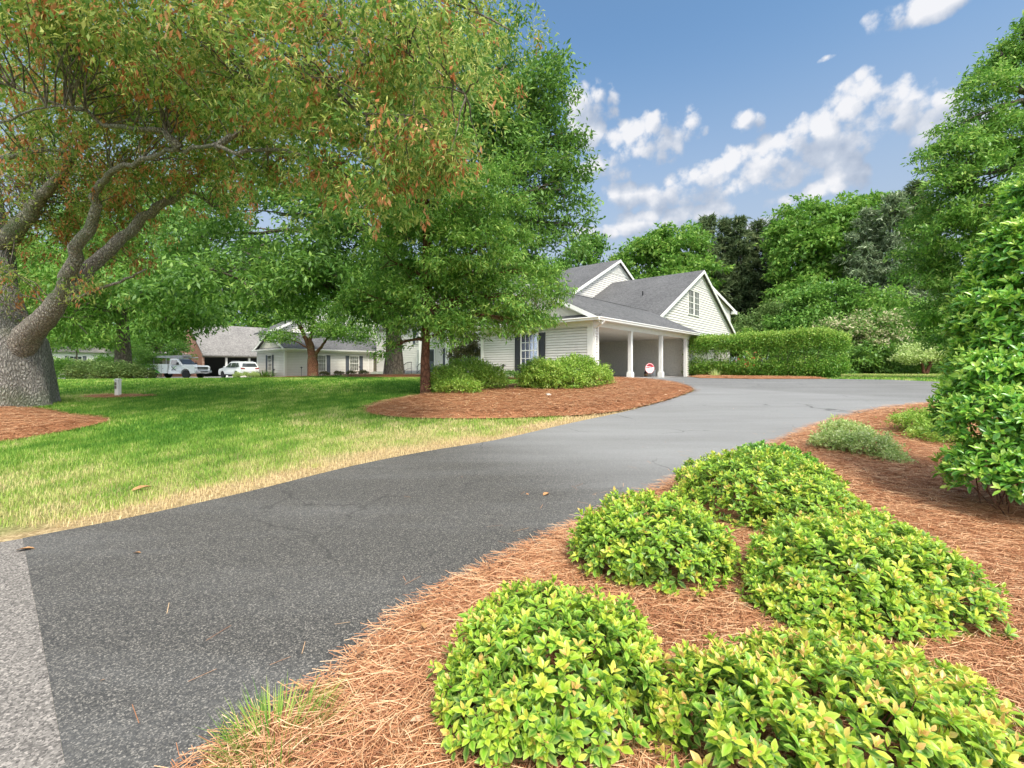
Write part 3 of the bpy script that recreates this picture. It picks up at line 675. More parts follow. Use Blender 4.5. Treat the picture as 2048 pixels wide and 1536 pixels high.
m = MB(); m.slab([(-0.40, -0.45, 2.60), (-0.40, DA + 0.4, 2.60), (-0.02, DA + 0.4, 2.82), (-0.02, -0.45, 2.82)], 0.03); m.build('pent_roof', M['roof'], A)
m = MB(TG); m.box(-0.4, DA + 0.3, 0.05, 0.36, 2.545, 2.565); m.build('soffit', M['trim'], A)
gutter(A, (-0.42, -0.46), (12.7, -0.46), (0, -1), 2.64); gutter(A, (-0.40, DA + 0.4), (-0.40, -0.59), (-1, 0), 2.632)
downspout(A, [(0.05, -0.55, 2.5), (0.05, -0.5, 2.42), (0.04, -0.09, 2.22), (0.04, -0.09, 0.1), (0.04, -0.3, 0.03)])
downspout(A, [(12.5, -0.52, 2.5), (12.4, -0.45, 2.42), (LA + 0.08, -0.07, 2.15), (LA + 0.08, -0.07, 0.12), (LA + 0.3, -0.25, 0.04)], 0.045)
window(A, TG, 2.90, 3.86, 0.60, 2.10, 4, 4, True, ((2.47, 2.80), (3.96, 4.27)), 'shutter', (0.02, 2.16))
m = MB(TG); m.box(2.84, 3.92, 0.02, 0.06, 0.0, 0.52); m.box(2.92, 3.84, 0.06, 0.072, 0.08, 0.44); m.build('panel', M['trim'], A)
m = MB(); m.box(1.6, 1.62, 6.0, 6.02, 2.2, 2.34); m.lathe([(0.03, -0.05), (0.07, 0.0), (0.03, 0.02)], (1.61, 6.01, 2.2), 8); m.build('ceiling_lamp', M['dark'], A)
m = MB(); m.box(0.13, 0.18, 1.0, 3.2, 0.0, 2.05); m.build('door', M['dark'], A)
# wreath shaped plaque above the left shutter stays out; leaning board and bucket are their own things
b_ = loc(1.15, 4.6); o = empty('leaning_board', (b_.x, b_.y, 1.115), ANG)
m = MB(); m.prism([(-0.95, 0, 2.0), (-0.91, 0, 2.01), (0.09, 0, 0.0), (0.05, 0, 0.0)], (0, 1.2, 0)); m.build('board', M['wood'], o)
tag(o, 'brown plywood board leaning inside the dark left bay of the carport', 'board')
b_ = loc(9.75, 1.6); m = MB(); m.lathe([(0.12, 0), (0.15, 0.36), (0.165, 0.365), (0.165, 0.40), (0.15, 0.40), (0.14, 0.05)], n=18)
o = empty('bucket', (b_.x, b_.y, 1.113)); m.build('pail', M['white'], o, smooth=True)
m = MB(); m.tube([(-0.16, 0, 0.38), (-0.14, 0.02, 0.22), (0, 0.05, 0.18), (0.14, 0.02, 0.22), (0.16, 0, 0.38)], 0.006, 5); m.build('handle', M['iron'], o)
tag(o, 'white plastic bucket standing by the right pier inside the carport', 'bucket')
b_ = loc(8.95, 1.7); o = empty('paint_can', (b_.x, b_.y, 1.113))
m = MB(); m.lathe([(0.10, 0), (0.10, 0.26), (0.075, 0.30), (0.03, 0.34)], n=14); m.build('can', M['dark'], o, smooth=True)
m = MB(); m.lathe([(0.104, 0.06), (0.104, 0.18)], n=14); m.build('can_label', M['wood'], o)
tag(o, 'small dark canister left of the white bucket in the carport', 'canister')

def gable_house(name, label, s0, t0, width, apex_z, ridge_s, depth, pitch, zbot, ztop_wall, base_z=1.1, root=None, lap=0.20, vent=True):
    """local frame: x along the facade, y back. ridge runs along y at x=ridge_s; gable face at y=0"""
    p = (root or loc)(s0, t0); B = empty(name, (p.x, p.y, base_z), ANG); tag(B, label, 'house')
    eL = apex_z - pitch * ridge_s; eR = apex_z - pitch * (width - ridge_s)
    T = wallT((0, 0, 0), (1, 0, 0), (0, -1, 0)); m = MB(T)
    siding(m, lambda z: max(0.0, ridge_s - (apex_z - 0.15 - z) / pitch), lambda z: min(width, ridge_s + (apex_z - 0.15 - z) / pitch), zbot, apex_z - 0.2, lap, 0.03)
    m.build('siding', M['siding'], B)
    m = MB(); m.prism([(0.02, 0, zbot - 0.0), (width - 0.02, 0, zbot), (width - 0.02, 0, eR - 0.15), (ridge_s, 0, apex_z - 0.15), (0.02, 0, eL - 0.15)], (0, 0.1, 0)); m.v = [v + Vector((0, 0.04, 0)) for v in m.v]; m.build('gable_wall', M['siding'], B)
    m = MB(); m.box(0.06, 0.16, 0.15, depth, 0, eL - 0.12); m.box(width - 0.12, width - 0.02, 0.1, depth, 0, eR - 0.12); m.box(0.12, width - 0.12, depth - 0.1, depth, 0, min(eL, eR) - 0.12)
    m.build('wall', M['siding'], B)
    for (xe, zz) in ((-0.35, eL - 0.35 * pitch), (width + 0.35, eR - 0.35 * pitch)):
        m = MB(); m.slab([(xe, -0.32, zz), (xe, depth + 0.3, zz), (ridge_s, depth + 0.3, apex_z), (ridge_s, -0.32, apex_z)], 0.12); m.build('roof', M['roof'], B)
        m = MB(); m.prism([(xe, -0.35, zz - 0.02), (ridge_s, -0.35, apex_z - 0.02), (ridge_s, -0.35, apex_z - 0.28), (xe, -0.35, zz - 0.28)], (0, 0.05, 0))
        m.prism([(xe, -0.05, zz - 0.16), (ridge_s, -0.05, apex_z - 0.16), (ridge_s, -0.05, apex_z - 0.5), (xe, -0.05, zz - 0.5)], (0, 0.04, 0)); m.build('rake_board', M['trim'], B)
    if vent:
        zz = apex_z - 1.35; hw = (apex_z - 0.35 - zz) / pitch * 0.92
        m = MB(T); m.box(ridge_s - hw, ridge_s + hw, 0.03, 0.07, zz - 0.09, zz)
        z = zz + 0.05
        while z < apex_z - 0.75:
            q = (apex_z - 0.55 - z) / pitch * 0.9; m.add([(ridge_s - q, 0.035, z + 0.09), (ridge_s + q, 0.035, z + 0.09), (ridge_s + q, 0.08, z), (ridge_s - q, 0.08, z)], [(0, 1, 2, 3)]); z += 0.11
        m.build('gable_vent', M['trim'], B)
    return B, T
B, TB = gable_house('gabled_house', 'large white sided house gable with paired upper window right behind the carport roof', 13.5, 3.0, 17.7, 8.74, 8.9, 8.2, 0.51, 3.48, 4)
window(B, TB, 6.05, 7.05, 4.85, 6.75, 3, 4, True, None, curtain=False); window(B, TB, 7.35, 8.35, 4.85, 6.75, 3, 4, True, None, curtain=False)
m = MB(); m.box(0.3, 17.4, 1.5, 1.6, 0, 3.48); m.build('porch_wall', M['siding'], B)
m = MB(); m.slab([(7.0, -1.0, 2.95), (15.5, -1.0, 2.95), (15.5, 0.05, 3.44), (7.0, 0.05, 3.44)], 0.03); m.box(7.0, 15.5, -1.02, -0.99, 2.7, 2.95); m.build('awning', M['teal'], B)
m = MB(); m.tube([(4.3, 3.0, 6.2), (4.3, 3.0, 6.75)], 0.05, 8); m.lathe([(0.16, 6.1), (0.08, 6.3)], (4.3, 3.0, 0), 10); m.build('roof_vent_pipe', M['dark'], B)
m = MB(); m.box(10.8, 11.0, -0.03, -0.06, 3.5, 5.2); m.T = None; 
# right-hand shed dormer behind the big gable
m = MB(); m.prism([(12.4, 0.7, 5.6), (20.2, 0.7, 2.6), (20.2, 0.7, 6.55), (12.4, 0.7, 8.15)], (0, 5, 0)); m.build('dormer', M['siding'], B)
m = MB(); m.slab([(12.0, 0.4, 8.35), (20.7, 0.4, 6.6), (20.7, 6, 6.6), (12.0, 6, 8.35)], 0.14); m.build('dormer_roof', M['roof'], B)
m = MB(); m.prism([(12.0, 0.36, 8.33), (20.7, 0.36, 6.58), (20.7, 0.36, 6.3), (12.0, 0.36, 8.05)], (0, 0.05, 0)); m.box(19.9, 20.75, 0.2, 0.6, 6.1, 6.45); m.build('dormer_trim', M['trim'], B)
C, TC = gable_house('main_house', 'tall rear white house with columns and doors half hidden behind the trees', 11.3, 11.2, 24.0, 11.1, 12.1, 23, 0.505, 2.5, 5)
# side facade facing the lawn (x = 0 plane)
TS = wallT((0.03, 0, 0), (0, 1, 0), (-1, 0, 0)); m = MB(TS); siding(m, 0.0, 23, 0.0, 4.9, 0.18, 0.03); m.build('siding', M['siding'], C)
def sC(px):   # distance along that facade seen at px
    k = (px - 1024) / F; o_ = loc(11.3, 11.2); return (o_.x - o_.y * k) / (-Wd.x + Wd.y * k)
for (a, b) in ((845.5, 836), (869, 858)):
    s0, s1 = sC(a), sC(b); T_ = TS; m = MB(T_); m.box(s0, s1, 0.03, 0.07, 0.25, 2.35); dd = m.build('door', M['shutter_grey'], C)
    m = MB(T_); m.box(s0 + .12, s1 - .12, 0.07, 0.08, 1.2, 2.2); m.build('door_pane', M['glass'], dd)
    m = MB(T_); m.box(s0 - 0.12, s0, 0.03, 0.09, 0.2, 2.35); m.box(s1, s1 + 0.12, 0.03, 0.09, 0.2, 2.35); m.box(s0 - 0.15, s1 + 0.15, 0.03, 0.1, 2.35, 2.5); m.build('door_frame', M['trim'], C)
for px in (900, 927, 951):
    s = sC(px); window(C, TS, s - 0.42, s + 0.42, 0.75, 2.3, 3, 4, True, ((s - 0.95, s - 0.55), (s + 0.55, s + 0.95)), 'shutter_grey', curtain=False)
for px in (893, 935, 838):
    s = sC(px); window(C, TS, s - 0.42, s + 0.42, 3.05, 4.45, 3, 4, True, ((s - 0.95, s - 0.55), (s + 0.55, s + 0.95)), 'shutter_grey', curtain=False)
for px in (867, 921):
    s = sC(px); m = MB(); m.lathe([(0.24, 0), (0.24, 0.2), (0.17, 0.25), (0.145, 4.5), (0.2, 4.6), (0.22, 4.85)], (-1.6, s, 0), 16); m.build('column', M['trim'], C, smooth=False)
m = MB(); m.box(-2.0, 0.0, sC(925), sC(862), 4.85, 5.1); m.build('porch_roof', M['trim'], C)
m = MB(); m.box(-1.0, -0.04, 0, 23, -0.3, 0.16); m.build('porch_floor', M['concrete'], C)
# ---- neighbouring garage unit
Dg = empty('garage_wing', (DP.x, DP.y, 0.86), ANG); tag(Dg, 'low white sided building with grey shutters and brown door beyond the lawn', 'building')
LD = 11.0; DD = 6.84
sD = lambda p: (43.5 * (p - 1024) / F + 21.8) / (U.x - U.y * (p - 1024) / F)
tD = lambda p: -(43.5 * (p - 1024) / F + 21.8) / (-Wd.x + Wd.y * (p - 1024) / F)
m = MB(TF); siding(m, 0.14, LD - 0.05, 0.0, 2.35, 0.16, 0.03); m.build('siding', M['siding'], Dg)
m = MB(TG); siding(m, 0.14, DD - 0.14, -0.1, 2.35, 0.16, 0.03); m.build('siding', M['siding'], Dg)
m = MB(); m.box(0.04, LD, 0.04, 0.1, -0.4, 2.6); m.box(0.04, 0.1, 0.1, DD, -0.4, 2.6); m.box(LD - 0.1, LD, 0.1, DD, -0.4, 2.6); m.box(0.1, LD - .1, DD - 0.1, DD, -0.4, 2.6); m.build('wall', M['cream'], Dg)
m = MB(TF); m.box(-0.06, 0.14, 0, 0.06, -0.05, 2.35); m.box(-0.06, LD, 0, 0.062, 2.352, 2.58); m.build('trim', M['trim'], Dg)
m = MB(TG); m.box(-0.065, 0.14, 0, 0.064, -0.05, 2.35); m.box(DD - .14, DD, 0, 0.064, -0.05, 2.35); m.box(-0.065, DD, 0, 0.066, 2.352, 2.58); m.build('trim', M['trim'], Dg)
roof2(Dg, -0.28, LD + 0.1, -0.5, DD / 2, DD + 0.5, 2.63, 4.5)
m = MB(); m.prism([(0.0, 0, 2.6), (0.0, DD, 2.6), (0.0, DD / 2, 4.38)], (0.1, 0, 0)); m.build('gable_wall', M['cream'], Dg); m = MB(); m.prism([(LD - .1, 0, 2.6), (LD - .1, DD, 2.6), (LD - .1, DD / 2, 4.38)], (0.1, 0, 0)); m.build('gable_wall', M['cream'], Dg)
for te in (-0.5, DD + 0.5):
    m = MB(); m.prism([(-0.31, te, 2.62), (-0.31, DD / 2, 4.49), (-0.31, DD / 2, 4.27), (-0.31, te, 2.42)], (0.05, 0, 0)); m.build('rake_board', M['trim'], Dg)
m = MB(); m.slab([(-0.38, -0.45, 2.62), (-0.38, DD + 0.4, 2.62), (-0.02, DD + 0.4, 2.82), (-0.02, -0.45, 2.82)], 0.03); m.build('pent_roof', M['roof'], Dg)
gutter(Dg, (-0.4, -0.46), (LD, -0.46), (0, -1), 2.66); gutter(Dg, (-0.38, DD + 0.4), (-0.38, -0.59), (-1, 0), 2.65)
window(Dg, TF, sD(632.5), sD(650.5), 0.52, 2.06, 4, 4, True, ((sD(622), sD(630.5)), (sD(653), sD(660))), 'shutter_grey', (0.0, 2.1))
window(Dg, TF, sD(699.5), sD(716), 0.52, 2.06, 4, 4, True, ((sD(691), sD(697.5)), (sD(718.5), sD(725))), 'shutter_grey', (0.0, 2.1))
window(Dg, TG, tD(544.5), tD(537.5), 0.52, 2.06, 3, 4, True, ((tD(548), tD(545.5)), (tD(536.5), tD(533))), 'shutter_grey', (0.0, 2.1))
a, b = sD(746), sD(759.5)
m = MB(TF); m.box(a, b, 0.03, 0.06, 0, 2.1); dd = m.build('door', M['taupe'], Dg)
m = MB(TF); m.lathe([(0.03, 0.06), (0.03, 0.1)], (b - 0.1, 0, 1.0), 8, 'y'); m.build('handle', M['chrome'], dd)
m = MB(TF); m.box(a - 0.1, a, 0.03, 0.08, 0, 2.1); m.box(b, b + 0.1, 0.03, 0.08, 0, 2.1); m.box(a - 0.12, b + 0.12, 0.03, 0.085, 2.1, 2.22); m.build('door_frame', M['trim'], Dg)
s = sD(736); downspout(Dg, [(s, -0.5, 2.5), (s, -0.08, 2.3), (s, -0.08, 0.4)])
m = MB(); m.tube([(s, -0.08, 0.4), (s, -0.1, 0.1), (s - 0.1, -0.3, 0.02)], 0.05, 6); m.build('drain_boot', M['dark'], Dg)
downspout(Dg, [(-0.1, -0.55, 2.5), (-0.06, -0.1, 2.3), (-0.06, -0.1, 0.12)])
E, TE = gable_house('townhouse', 'pale house gable rising behind the low garage building', 0.1, 4.4, 18.0, 9.2, 9.0, 2.5, 0.51, 1.0, 4, 0.86, root=dloc)
m = MB(TE); m.box(0, 18, 0.03, 0.05, 4.5, 4.7); m.build('trim', M['trim'], E)
window(E, TE, 7.6, 8.5, 5.2, 6.8, 3, 4, curtain=False); window(E, TE, 9.0, 9.9, 5.2, 6.8, 3, 4, curtain=False)
# ---- tan roofed brick carport building
FP = Vector((-35.6, 52.0)); Fb = empty('brick_carport', (FP.x, FP.y, 0.62), ANG); tag(Fb, 'brick ended garage building with big grey-tan roof and dark open bays', 'building')
LF = 11; TR = 5.0; zrF = 6.5
for (te, zz) in ((-0.4, 2.55), (10.4, 2.55)):
    m = MB(); m.slab([(0.0 if te < 0 else -0.2, te, zz), (LF, te, zz), (LF, TR, zrF), (-0.2, TR, zrF)], 0.14); m.build('roof', M['roof_tan'], Fb)
m = MB(); m.prism([(0.0, 0, 0), (0.0, 10, 0), (0.0, 10, 2.5), (0.0, TR, zrF - 0.2), (0.0, 0, 2.5)], (0.25, 0, 0)); m.build('gable_wall', M['brick'], Fb)
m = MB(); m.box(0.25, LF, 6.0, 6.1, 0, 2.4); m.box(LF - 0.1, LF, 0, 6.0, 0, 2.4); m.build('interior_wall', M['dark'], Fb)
m = MB(); m.box(0.0, LF, -0.02, 0.1, 2.28, 2.48); m.build('trim', M['taupe'], Fb)
for s in (2.5, 5.0, 7.5):
    m = MB(); m.box(s - .1, s + .1, 0, 0.2, 0, 2.28); m.box(s - .14, s + .14, -.04, .24, 0, 0.3); m.build('post', M['trim'], Fb)
m = MB(); m.box(-2.6, -0.003, 5, 9.5, 0, 2.6); m.build('side_wing', M['brick'], Fb)
m = MB(); m.slab([(-3.0, 4.6, 2.7), (-0.01, 4.6, 2.7), (-0.01, 9.9, 3.1), (-3.0, 9.9, 3.1)], 0.12); m.build('wing_roof', M['roof_tan'], Fb)
# ---- far left house
FH = W(95, 700, 62); Hh = empty('far_house', (FH.x, FH.y, 0.6), ANG); tag(Hh, 'pale distant house glimpsed through leaves behind the left hedge', 'house')
m = MB(); m.box(0, 13, 0, 8, 0, 3.4); m.build('wall', M['siding'], Hh)
m = MB(TF); siding(m, 0, 13, 0.1, 3.4, 0.14, 0.03); m.build('siding', M['siding'], Hh)
for te in (-0.5, 8.5):
    m = MB(); m.slab([(-0.4, te, 3.4), (13.4, te, 3.4), (13.4, 4, 5.9), (-0.4, 4, 5.9)], 0.14); m.build('roof', M['roof_tan'], Hh)
for s in (2.2, 6.0, 10): window(Hh, TF, s, s + 1.2, 1.0, 2.7, 3, 4, True, ((s - 0.5, s - 0.1), (s + 1.3, s + 1.7)), 'shutter_grey', curtain=False)

# ------------------------------------------------------------------ railings, steps
def railing(px0, px1, Y, label):
    a = onground(px0, Y); b = onground(px1, Y + 0.5); o = empty('handrail', a); tag(o, label, 'handrail', 'iron handrails at the house entrances')
    d = b - a; d.z = 0; m = MB(); top = [Vector((0, 0, 0.65)), d * 0.3 + Vector((0, 0, 0.85)), d * 0.6 + Vector((0, 0, 0.98)), d + Vector((0, 0, 1.0))]
    m.tube(top, 0.022, 6); m.tube([p - Vector((0, 0, 0.5)) for p in top], 0.015, 5); m.build('rail', M['iron'], o)
    m = MB(); k = 7
    for i in range(k + 1):
        t = i / k; q = d * t; zt = 0.65 + 0.35 * min(1, t * 1.6); m.tube([q + Vector((0, 0, -0.02)), q + Vector((0, 0, zt))], 0.012 if i % k else 0.02, 5)
    m.build('balusters', M['iron'], o)
railing(804, 823, 34.5, 'black iron handrail immediately right of the great oak trunk'); railing(834, 850, 35, 'black iron handrail left of the slim tree trunk')
railing(910, 926, 33, 'black iron handrail left of the small bronze-leaved tree'); railing(946, 966, 31, 'black iron handrail touching the left corner of the carport wall')
p = onground(800, 36.0); o = empty('front_steps', p); m = MB(); m.box(0, 3.0, 0, 1.6, -0.1, 0.18); m.box(0.2, 2.8, 0.35, 1.6, 0.18, 0.34); m.build('treads', M['concrete'], o); tag(o, 'pale concrete front steps behind the great oak trunk', 'steps')

# ------------------------------------------------------------------ path lights
def path_light(pt, label, hh=0.5, kind=0):
    o = empty('path_light', pt); tag(o, label, 'garden light', 'black mushroom garden path lights')
    m = MB(); m.tube([(0, 0, -0.05), (0, 0, hh)], 0.014, 8); m.build('stake', M['iron'], o)
    m = MB(); m.lathe([(0.03, hh - 0.08), (0.045, hh - 0.03), (0.045, hh), (0.16, hh + 0.012), (0.10, hh + 0.04), (0.04, hh + 0.05), (0.035, hh + 0.085), (0.0, hh + 0.10)], n=18); m.build('cap', M['iron'], o, smooth=False)
path_light(Vector((-0.42, 21.5, 1.1)), 'black path light before the carport siding, left of the tall window', 0.62)
q = dloc(-0.3, -2.6); path_light(onground(603, 42.4), 'black path light at lawn edge left of the red-barked tree', 0.85)
path_light(onground(719.5, 44.0), 'black path light before the right shutter of the low building', 0.75)
path_light(onground(548, 43.2), 'black path light under the end window of the low building', 0.75)

# ------------------------------------------------------------------ white utility post
o = empty('utility_post', post); tag(o, 'short white utility post with outlets standing in a lawn mulch ring', 'utility post')
s_ = post.y / F; w = 7.5 * s_; hh = 32 * s_
m = MB(); m.box(-w / 2, w / 2, -w / 2, w / 2, -0.05, hh); m.build('post', M['trim'], o, bevel=0.005)
m = MB(); m.box(-w * .62, w * .62, -w * .62, w * .62, hh, hh + 0.035); m.slab([(-w * .4, -w * .4, hh + .06), (w * .4, -w * .4, hh + .06), (w * .4, w * .4, hh + .06), (-w * .4, w * .4, hh + .06)], .024); m.build('cap', M['trim'], o)
for z in (0.60, 0.82):
    m = MB(); m.box(-w * .38, w * 0.02, -w / 2 - 0.03, -w / 2 - 0.001, hh * z - 0.05, hh * z + 0.04); m.build('outlet_cover', M['taupe'], o, bevel=0.006)

# ------------------------------------------------------------------ yard sign
p = G(1307, 763.5); o = empty('yard_sign', p, R(-4)); sy = p.y / F
tag(o, 'round white and red yard sign on a thin stake before the carport', 'sign')
m = MB(); m.tube([(0, 0, -0.05), (-4 * sy, 0, 16 * sy), (-7 * sy, 0.0, 36 * sy)], 0.012, 6); m.build('stake', M['alloy'], o)
rad = 9.5 * sy; cz = 27 * sy; cx = -7.5 * sy
def disc(r0, r1, y0, y1, n=32, zcut=None):
    poly = [(cx + r0 * 0.95 * math.cos(2 * math.pi * i / n), y0, cz + r0 * 1.1 * math.sin(2 * math.pi * i / n)) for i in range(n)]
    return poly
m = MB(); m.prism(disc(rad, 0, -0.02, 0), (0, 0.008, 0)); pl = m.build('sign_plate', M['red'], o)
m = MB(); m.prism(disc(rad * 0.93, 0, -0.0235, 0), (0, 0.003, 0)); m.build('sign_face', M['white'], pl)
n = 20; a0, a1 = R(25), R(155); arc = [(cx + rad * .85 * .95 * math.cos(a0 + (a1 - a0) * i / n), -0.0262, cz + rad * .85 * 1.1 * math.sin(a0 + (a1 - a0) * i / n)) for i in range(n + 1)]
m = MB(); m.prism(arc, (0, 0.0022, 0)); m.build('red_cap', M['red'], pl)
m = MB()
for (x, z, w_, h_) in ((-.42, .0, .1, .13), (-.28, .06, .1, .13), (.30, .12, .1, .13)): m.box(cx + rad * x, cx + rad * (x + w_), -0.0265, -0.0240, cz + rad * z, cz + rad * (z + h_))
m.prism([(cx - rad * .5, -0.0285, cz + rad * .42), (cx + rad * .5, -0.0285, cz + rad * .52), (cx, -0.0285, cz + rad * .85)], (0, 0.0018, 0))
for k_ in range(3): m.box(cx - rad * (.5 - .1 * k_), cx + rad * (.55 - .12 * k_), -0.0265, -0.0240, cz - rad * (.22 + .2 * k_), cz - rad * (.17 + .2 * k_))
m.build('sign_marks', M['maroon'], pl)
m = MB(); m.slab([(cx - rad * .8, -0.0275, cz + rad * .08), (cx + rad * .8, -0.0275, cz + rad * .28), (cx + rad * .8, -0.0245, cz + rad * .42), (cx - rad * .8, -0.0245, cz + rad * .22)], 0.004); m.build('red_band', M['red'], pl)

# ------------------------------------------------------------------ vehicles
def wheel(parent, x, y, r, w, side):
    m = MB(); m.lathe([(r * 0.62, -w / 2), (r * 0.93, -w / 2), (r, -w / 2 + 0.03), (r, w / 2 - 0.03), (r * 0.93, w / 2), (r * 0.62, w / 2)], (x, y, r), 28, 'y'); wh = m.build('wheel', M['rubber'], parent, smooth=False)
    m = MB(); yy = y + side * (w / 2 - 0.03); m.lathe([(r * 0.62, 0), (r * 0.58, side * 0.02), (r * 0.5, -side * 0.01), (0.04, -side * 0.0)], (x, yy, r), 20, 'y')
    for i in range(6):
        a_ = i * math.pi / 3; dx, dz = math.cos(a_), math.sin(a_)
        m.add([(x + dx * .05 - dz * .04, yy + side * .015, r + dz * .05 + dx * .04), (x + dx * .05 + dz * .04, yy + side * .015, r + dz * .05 - dx * .04), (x + dx * r * .6 + dz * .03, yy + side * .02, r + dz * r * .6 - dx * .03), (x + dx * r * .6 - dz * .03, yy + side * .02, r + dz * r * .6 + dx * .03)], [(0, 1, 2, 3)])
    m.build('rim', M['alloy'], wh)
def arch(cx_, r, z0, n=9):
    return [(cx_ + r * math.cos(math.pi - math.pi * i / n) * -1 * -1, z0 + r * math.sin(math.pi * i / n)) for i in range(n + 1)]
def body(name, prof, hw, mat, parent, top=None, bev=0.03):
    """side profile (x, z) -> closed body; half width from hw(x, z)"""
    m = MB(); n = len(prof); vs = [(x, -hw(x, z), z) for x, z in prof] + [(x, hw(x, z), z) for x, z in prof]
    fs = [tuple(range(n)), tuple(range(2 * n - 1, n - 1, -1))] + [(i, i + n, (i + 1) % n + n, (i + 1) % n) for i in range(n)]
    m.add(vs, fs); return m.build(name, mat, parent, bevel=bev)
def side_panel(name, prof, hw, off, mat, parent, th=0.01):
    for sg in (-1, 1):
        m = MB(); n = len(prof); vs = [(x, sg * (hw(x, z) + off), z) for x, z in prof] + [(x, sg * (hw(x, z) - 0.02), z) for x, z in prof]
        m.add(vs, [tuple(range(n)), tuple(range(2 * n - 1, n - 1, -1))] + [(i, i + n, (i + 1) % n + n, (i + 1) % n) for i in range(n)]); m.build(name, mat, parent)
# SUV (front is +x)
pv = onground(477, 46.0); S = empty('parked_car', pv, R(146)); tag(S, 'white SUV seen from behind parked at the white garage corner', 'car')
S.location.z += 0.02
hwS = lambda x, z: (0.93 if z < 1.0 else 0.93 - (z - 1.0) * 0.34) - max(0, abs(x) - 1.9) * 0.14
prof = [(-2.32, 0.35)] + [(-2.0, 0.32)] + arch(-1.42, 0.43, 0.32) + arch(1.38, 0.43, 0.32) + [(2.2, 0.30), (2.36, 0.45), (2.36, 0.72), (2.2, 0.92), (1.2, 1.06), (0.9, 1.08), (0.15, 1.58), (-0.3, 1.66), (-1.4, 1.66), (-2.0, 1.58), (-2.32, 1.05), (-2.38, 0.75), (-2.38, 0.5)]
body('body', prof, hwS, M['paint'], S)
side_panel('side_window', [(0.78, 1.08), (0.12, 1.50), (-0.25, 1.53), (-0.28, 1.07)], hwS, 0.004, M['glass'], S)
side_panel('side_window', [(-0.36, 1.07), (-0.34, 1.53), (-1.15, 1.53), (-1.2, 1.08)], hwS, 0.004, M['glass'], S)
side_panel('side_window', [(-1.28, 1.09), (-1.23, 1.53), (-1.6, 1.5), (-1.95, 1.14)], hwS, 0.004, M['glass'], S)
def rear_panel(name, mat, parent, pts, off=0.012, th=0.03):
    m = MB(); vs = [(x - off, y, z) for x, y, z in pts] + [(x + th, y, z) for x, y, z in pts]; n = len(pts)
    m.add(vs, [tuple(range(n)), tuple(range(2 * n - 1, n - 1, -1))] + [(i, i + n, (i + 1) % n + n, (i + 1) % n) for i in range(n)]); return m.build(name, mat, parent)
xr = lambda z: -2.32 + (z - 1.05) * (0.32 / 0.53)
rear_panel('rear_window', M['glass'], S, [(xr(1.12), -0.72, 1.12), (xr(1.12), 0.72, 1.12), (xr(1.48), 0.60, 1.48), (xr(1.48), -0.60, 1.48)], 0.02)
for sg in (-1, 1): rear_panel('tail_light', M['redlamp'], S, [(-2.34, sg * 0.48, 0.90), (-2.34, sg * 0.86, 0.92), (-2.30, sg * 0.86, 1.06), (-2.31, sg * 0.48, 1.0)], 0.02)
rear_panel('number_plate', M['white'], S, [(-2.38, -0.24, 0.68), (-2.38, 0.24, 0.68), (-2.36, 0.24, 0.82), (-2.36, -0.24, 0.82)], 0.01)
rear_panel('bumper', M['dark'], S, [(-2.36, -0.84, 0.34), (-2.36, 0.84, 0.34), (-2.38, 0.84, 0.52), (-2.38, -0.84, 0.52)], 0.03)
side_panel('sill', [(-0.95, 0.28), (0.92, 0.28), (0.92, 0.40), (-0.95, 0.40)], hwS, 0.01, M['dark'], S)
m = MB(); m.box(-1.6, 0.1, -0.66, -0.62, 1.69, 1.72); m.box(-1.6, 0.1, 0.62, 0.66, 1.69, 1.72)
for x in (-1.55, 0.0):
    for y in (-0.64, 0.64): m.box(x, x + 0.06, y - 0.02, y + 0.02, 1.62, 1.695)
m.build('roof_rack', M['alloy'], S)
for sg in (-1, 1):
    m = MB(); m.box(0.55, 0.75, sg * 1.0 - 0.09, sg * 1.0 + 0.09, 1.05, 1.19); m.build('mirror', M['paint'], S, bevel=0.03)
    wheel(S, -1.42, sg * 0.80, 0.35, 0.24, sg); wheel(S, 1.38, sg * 0.80, 0.35, 0.24, sg)
# utility truck (front is +x)
pv = onground(352, 46.2); K = empty('utility_truck', pv, R(-8)); K.location.z += 0.02
tag(K, 'white and green utility pickup with ladder rack parked before the brick building', 'truck')
hwK = lambda x, z: (0.99 if z < 1.25 else 0.99 - (z - 1.25) * 0.36) - max(0, x - 2.6) * 0.12
prof = [(0.05, 0.45)] + [(1.45, 0.45)] + arch(2.0, 0.50, 0.45) + [(2.85, 0.5), (3.0, 0.55), (3.05, 0.8), (3.02, 1.18), (2.85, 1.28), (1.55, 1.36), (0.95, 1.93), (0.75, 1.98), (0.1, 1.98), (0.05, 1.9)]
body('cab', prof, hwK, M['paint'], K, bev=0.04)
side_panel('side_window', [(1.32, 1.38), (0.86, 1.82), (0.28, 1.84), (0.28, 1.36)], hwK, 0.004, M['glass'], K)
m = MB(); m.prism([(1.53, -0.80, 1.40), (1.53, 0.80, 1.40), (1.0, 0.68, 1.90), (1.0, -0.68, 1.90)], (0.03, 0, 0.03)); m.build('windscreen', M['glass'], K)
m = MB(); m.box(3.0, 3.07, -0.62, 0.62, 0.86, 1.16); gr = m.build('grille', M['dark'], K)
m = MB()
for z in (0.88, 1.0, 1.13): m.box(3.068, 3.085, -0.62, 0.62, z, z + 0.03)
m.build('grille_bar', M['chrome'], gr)
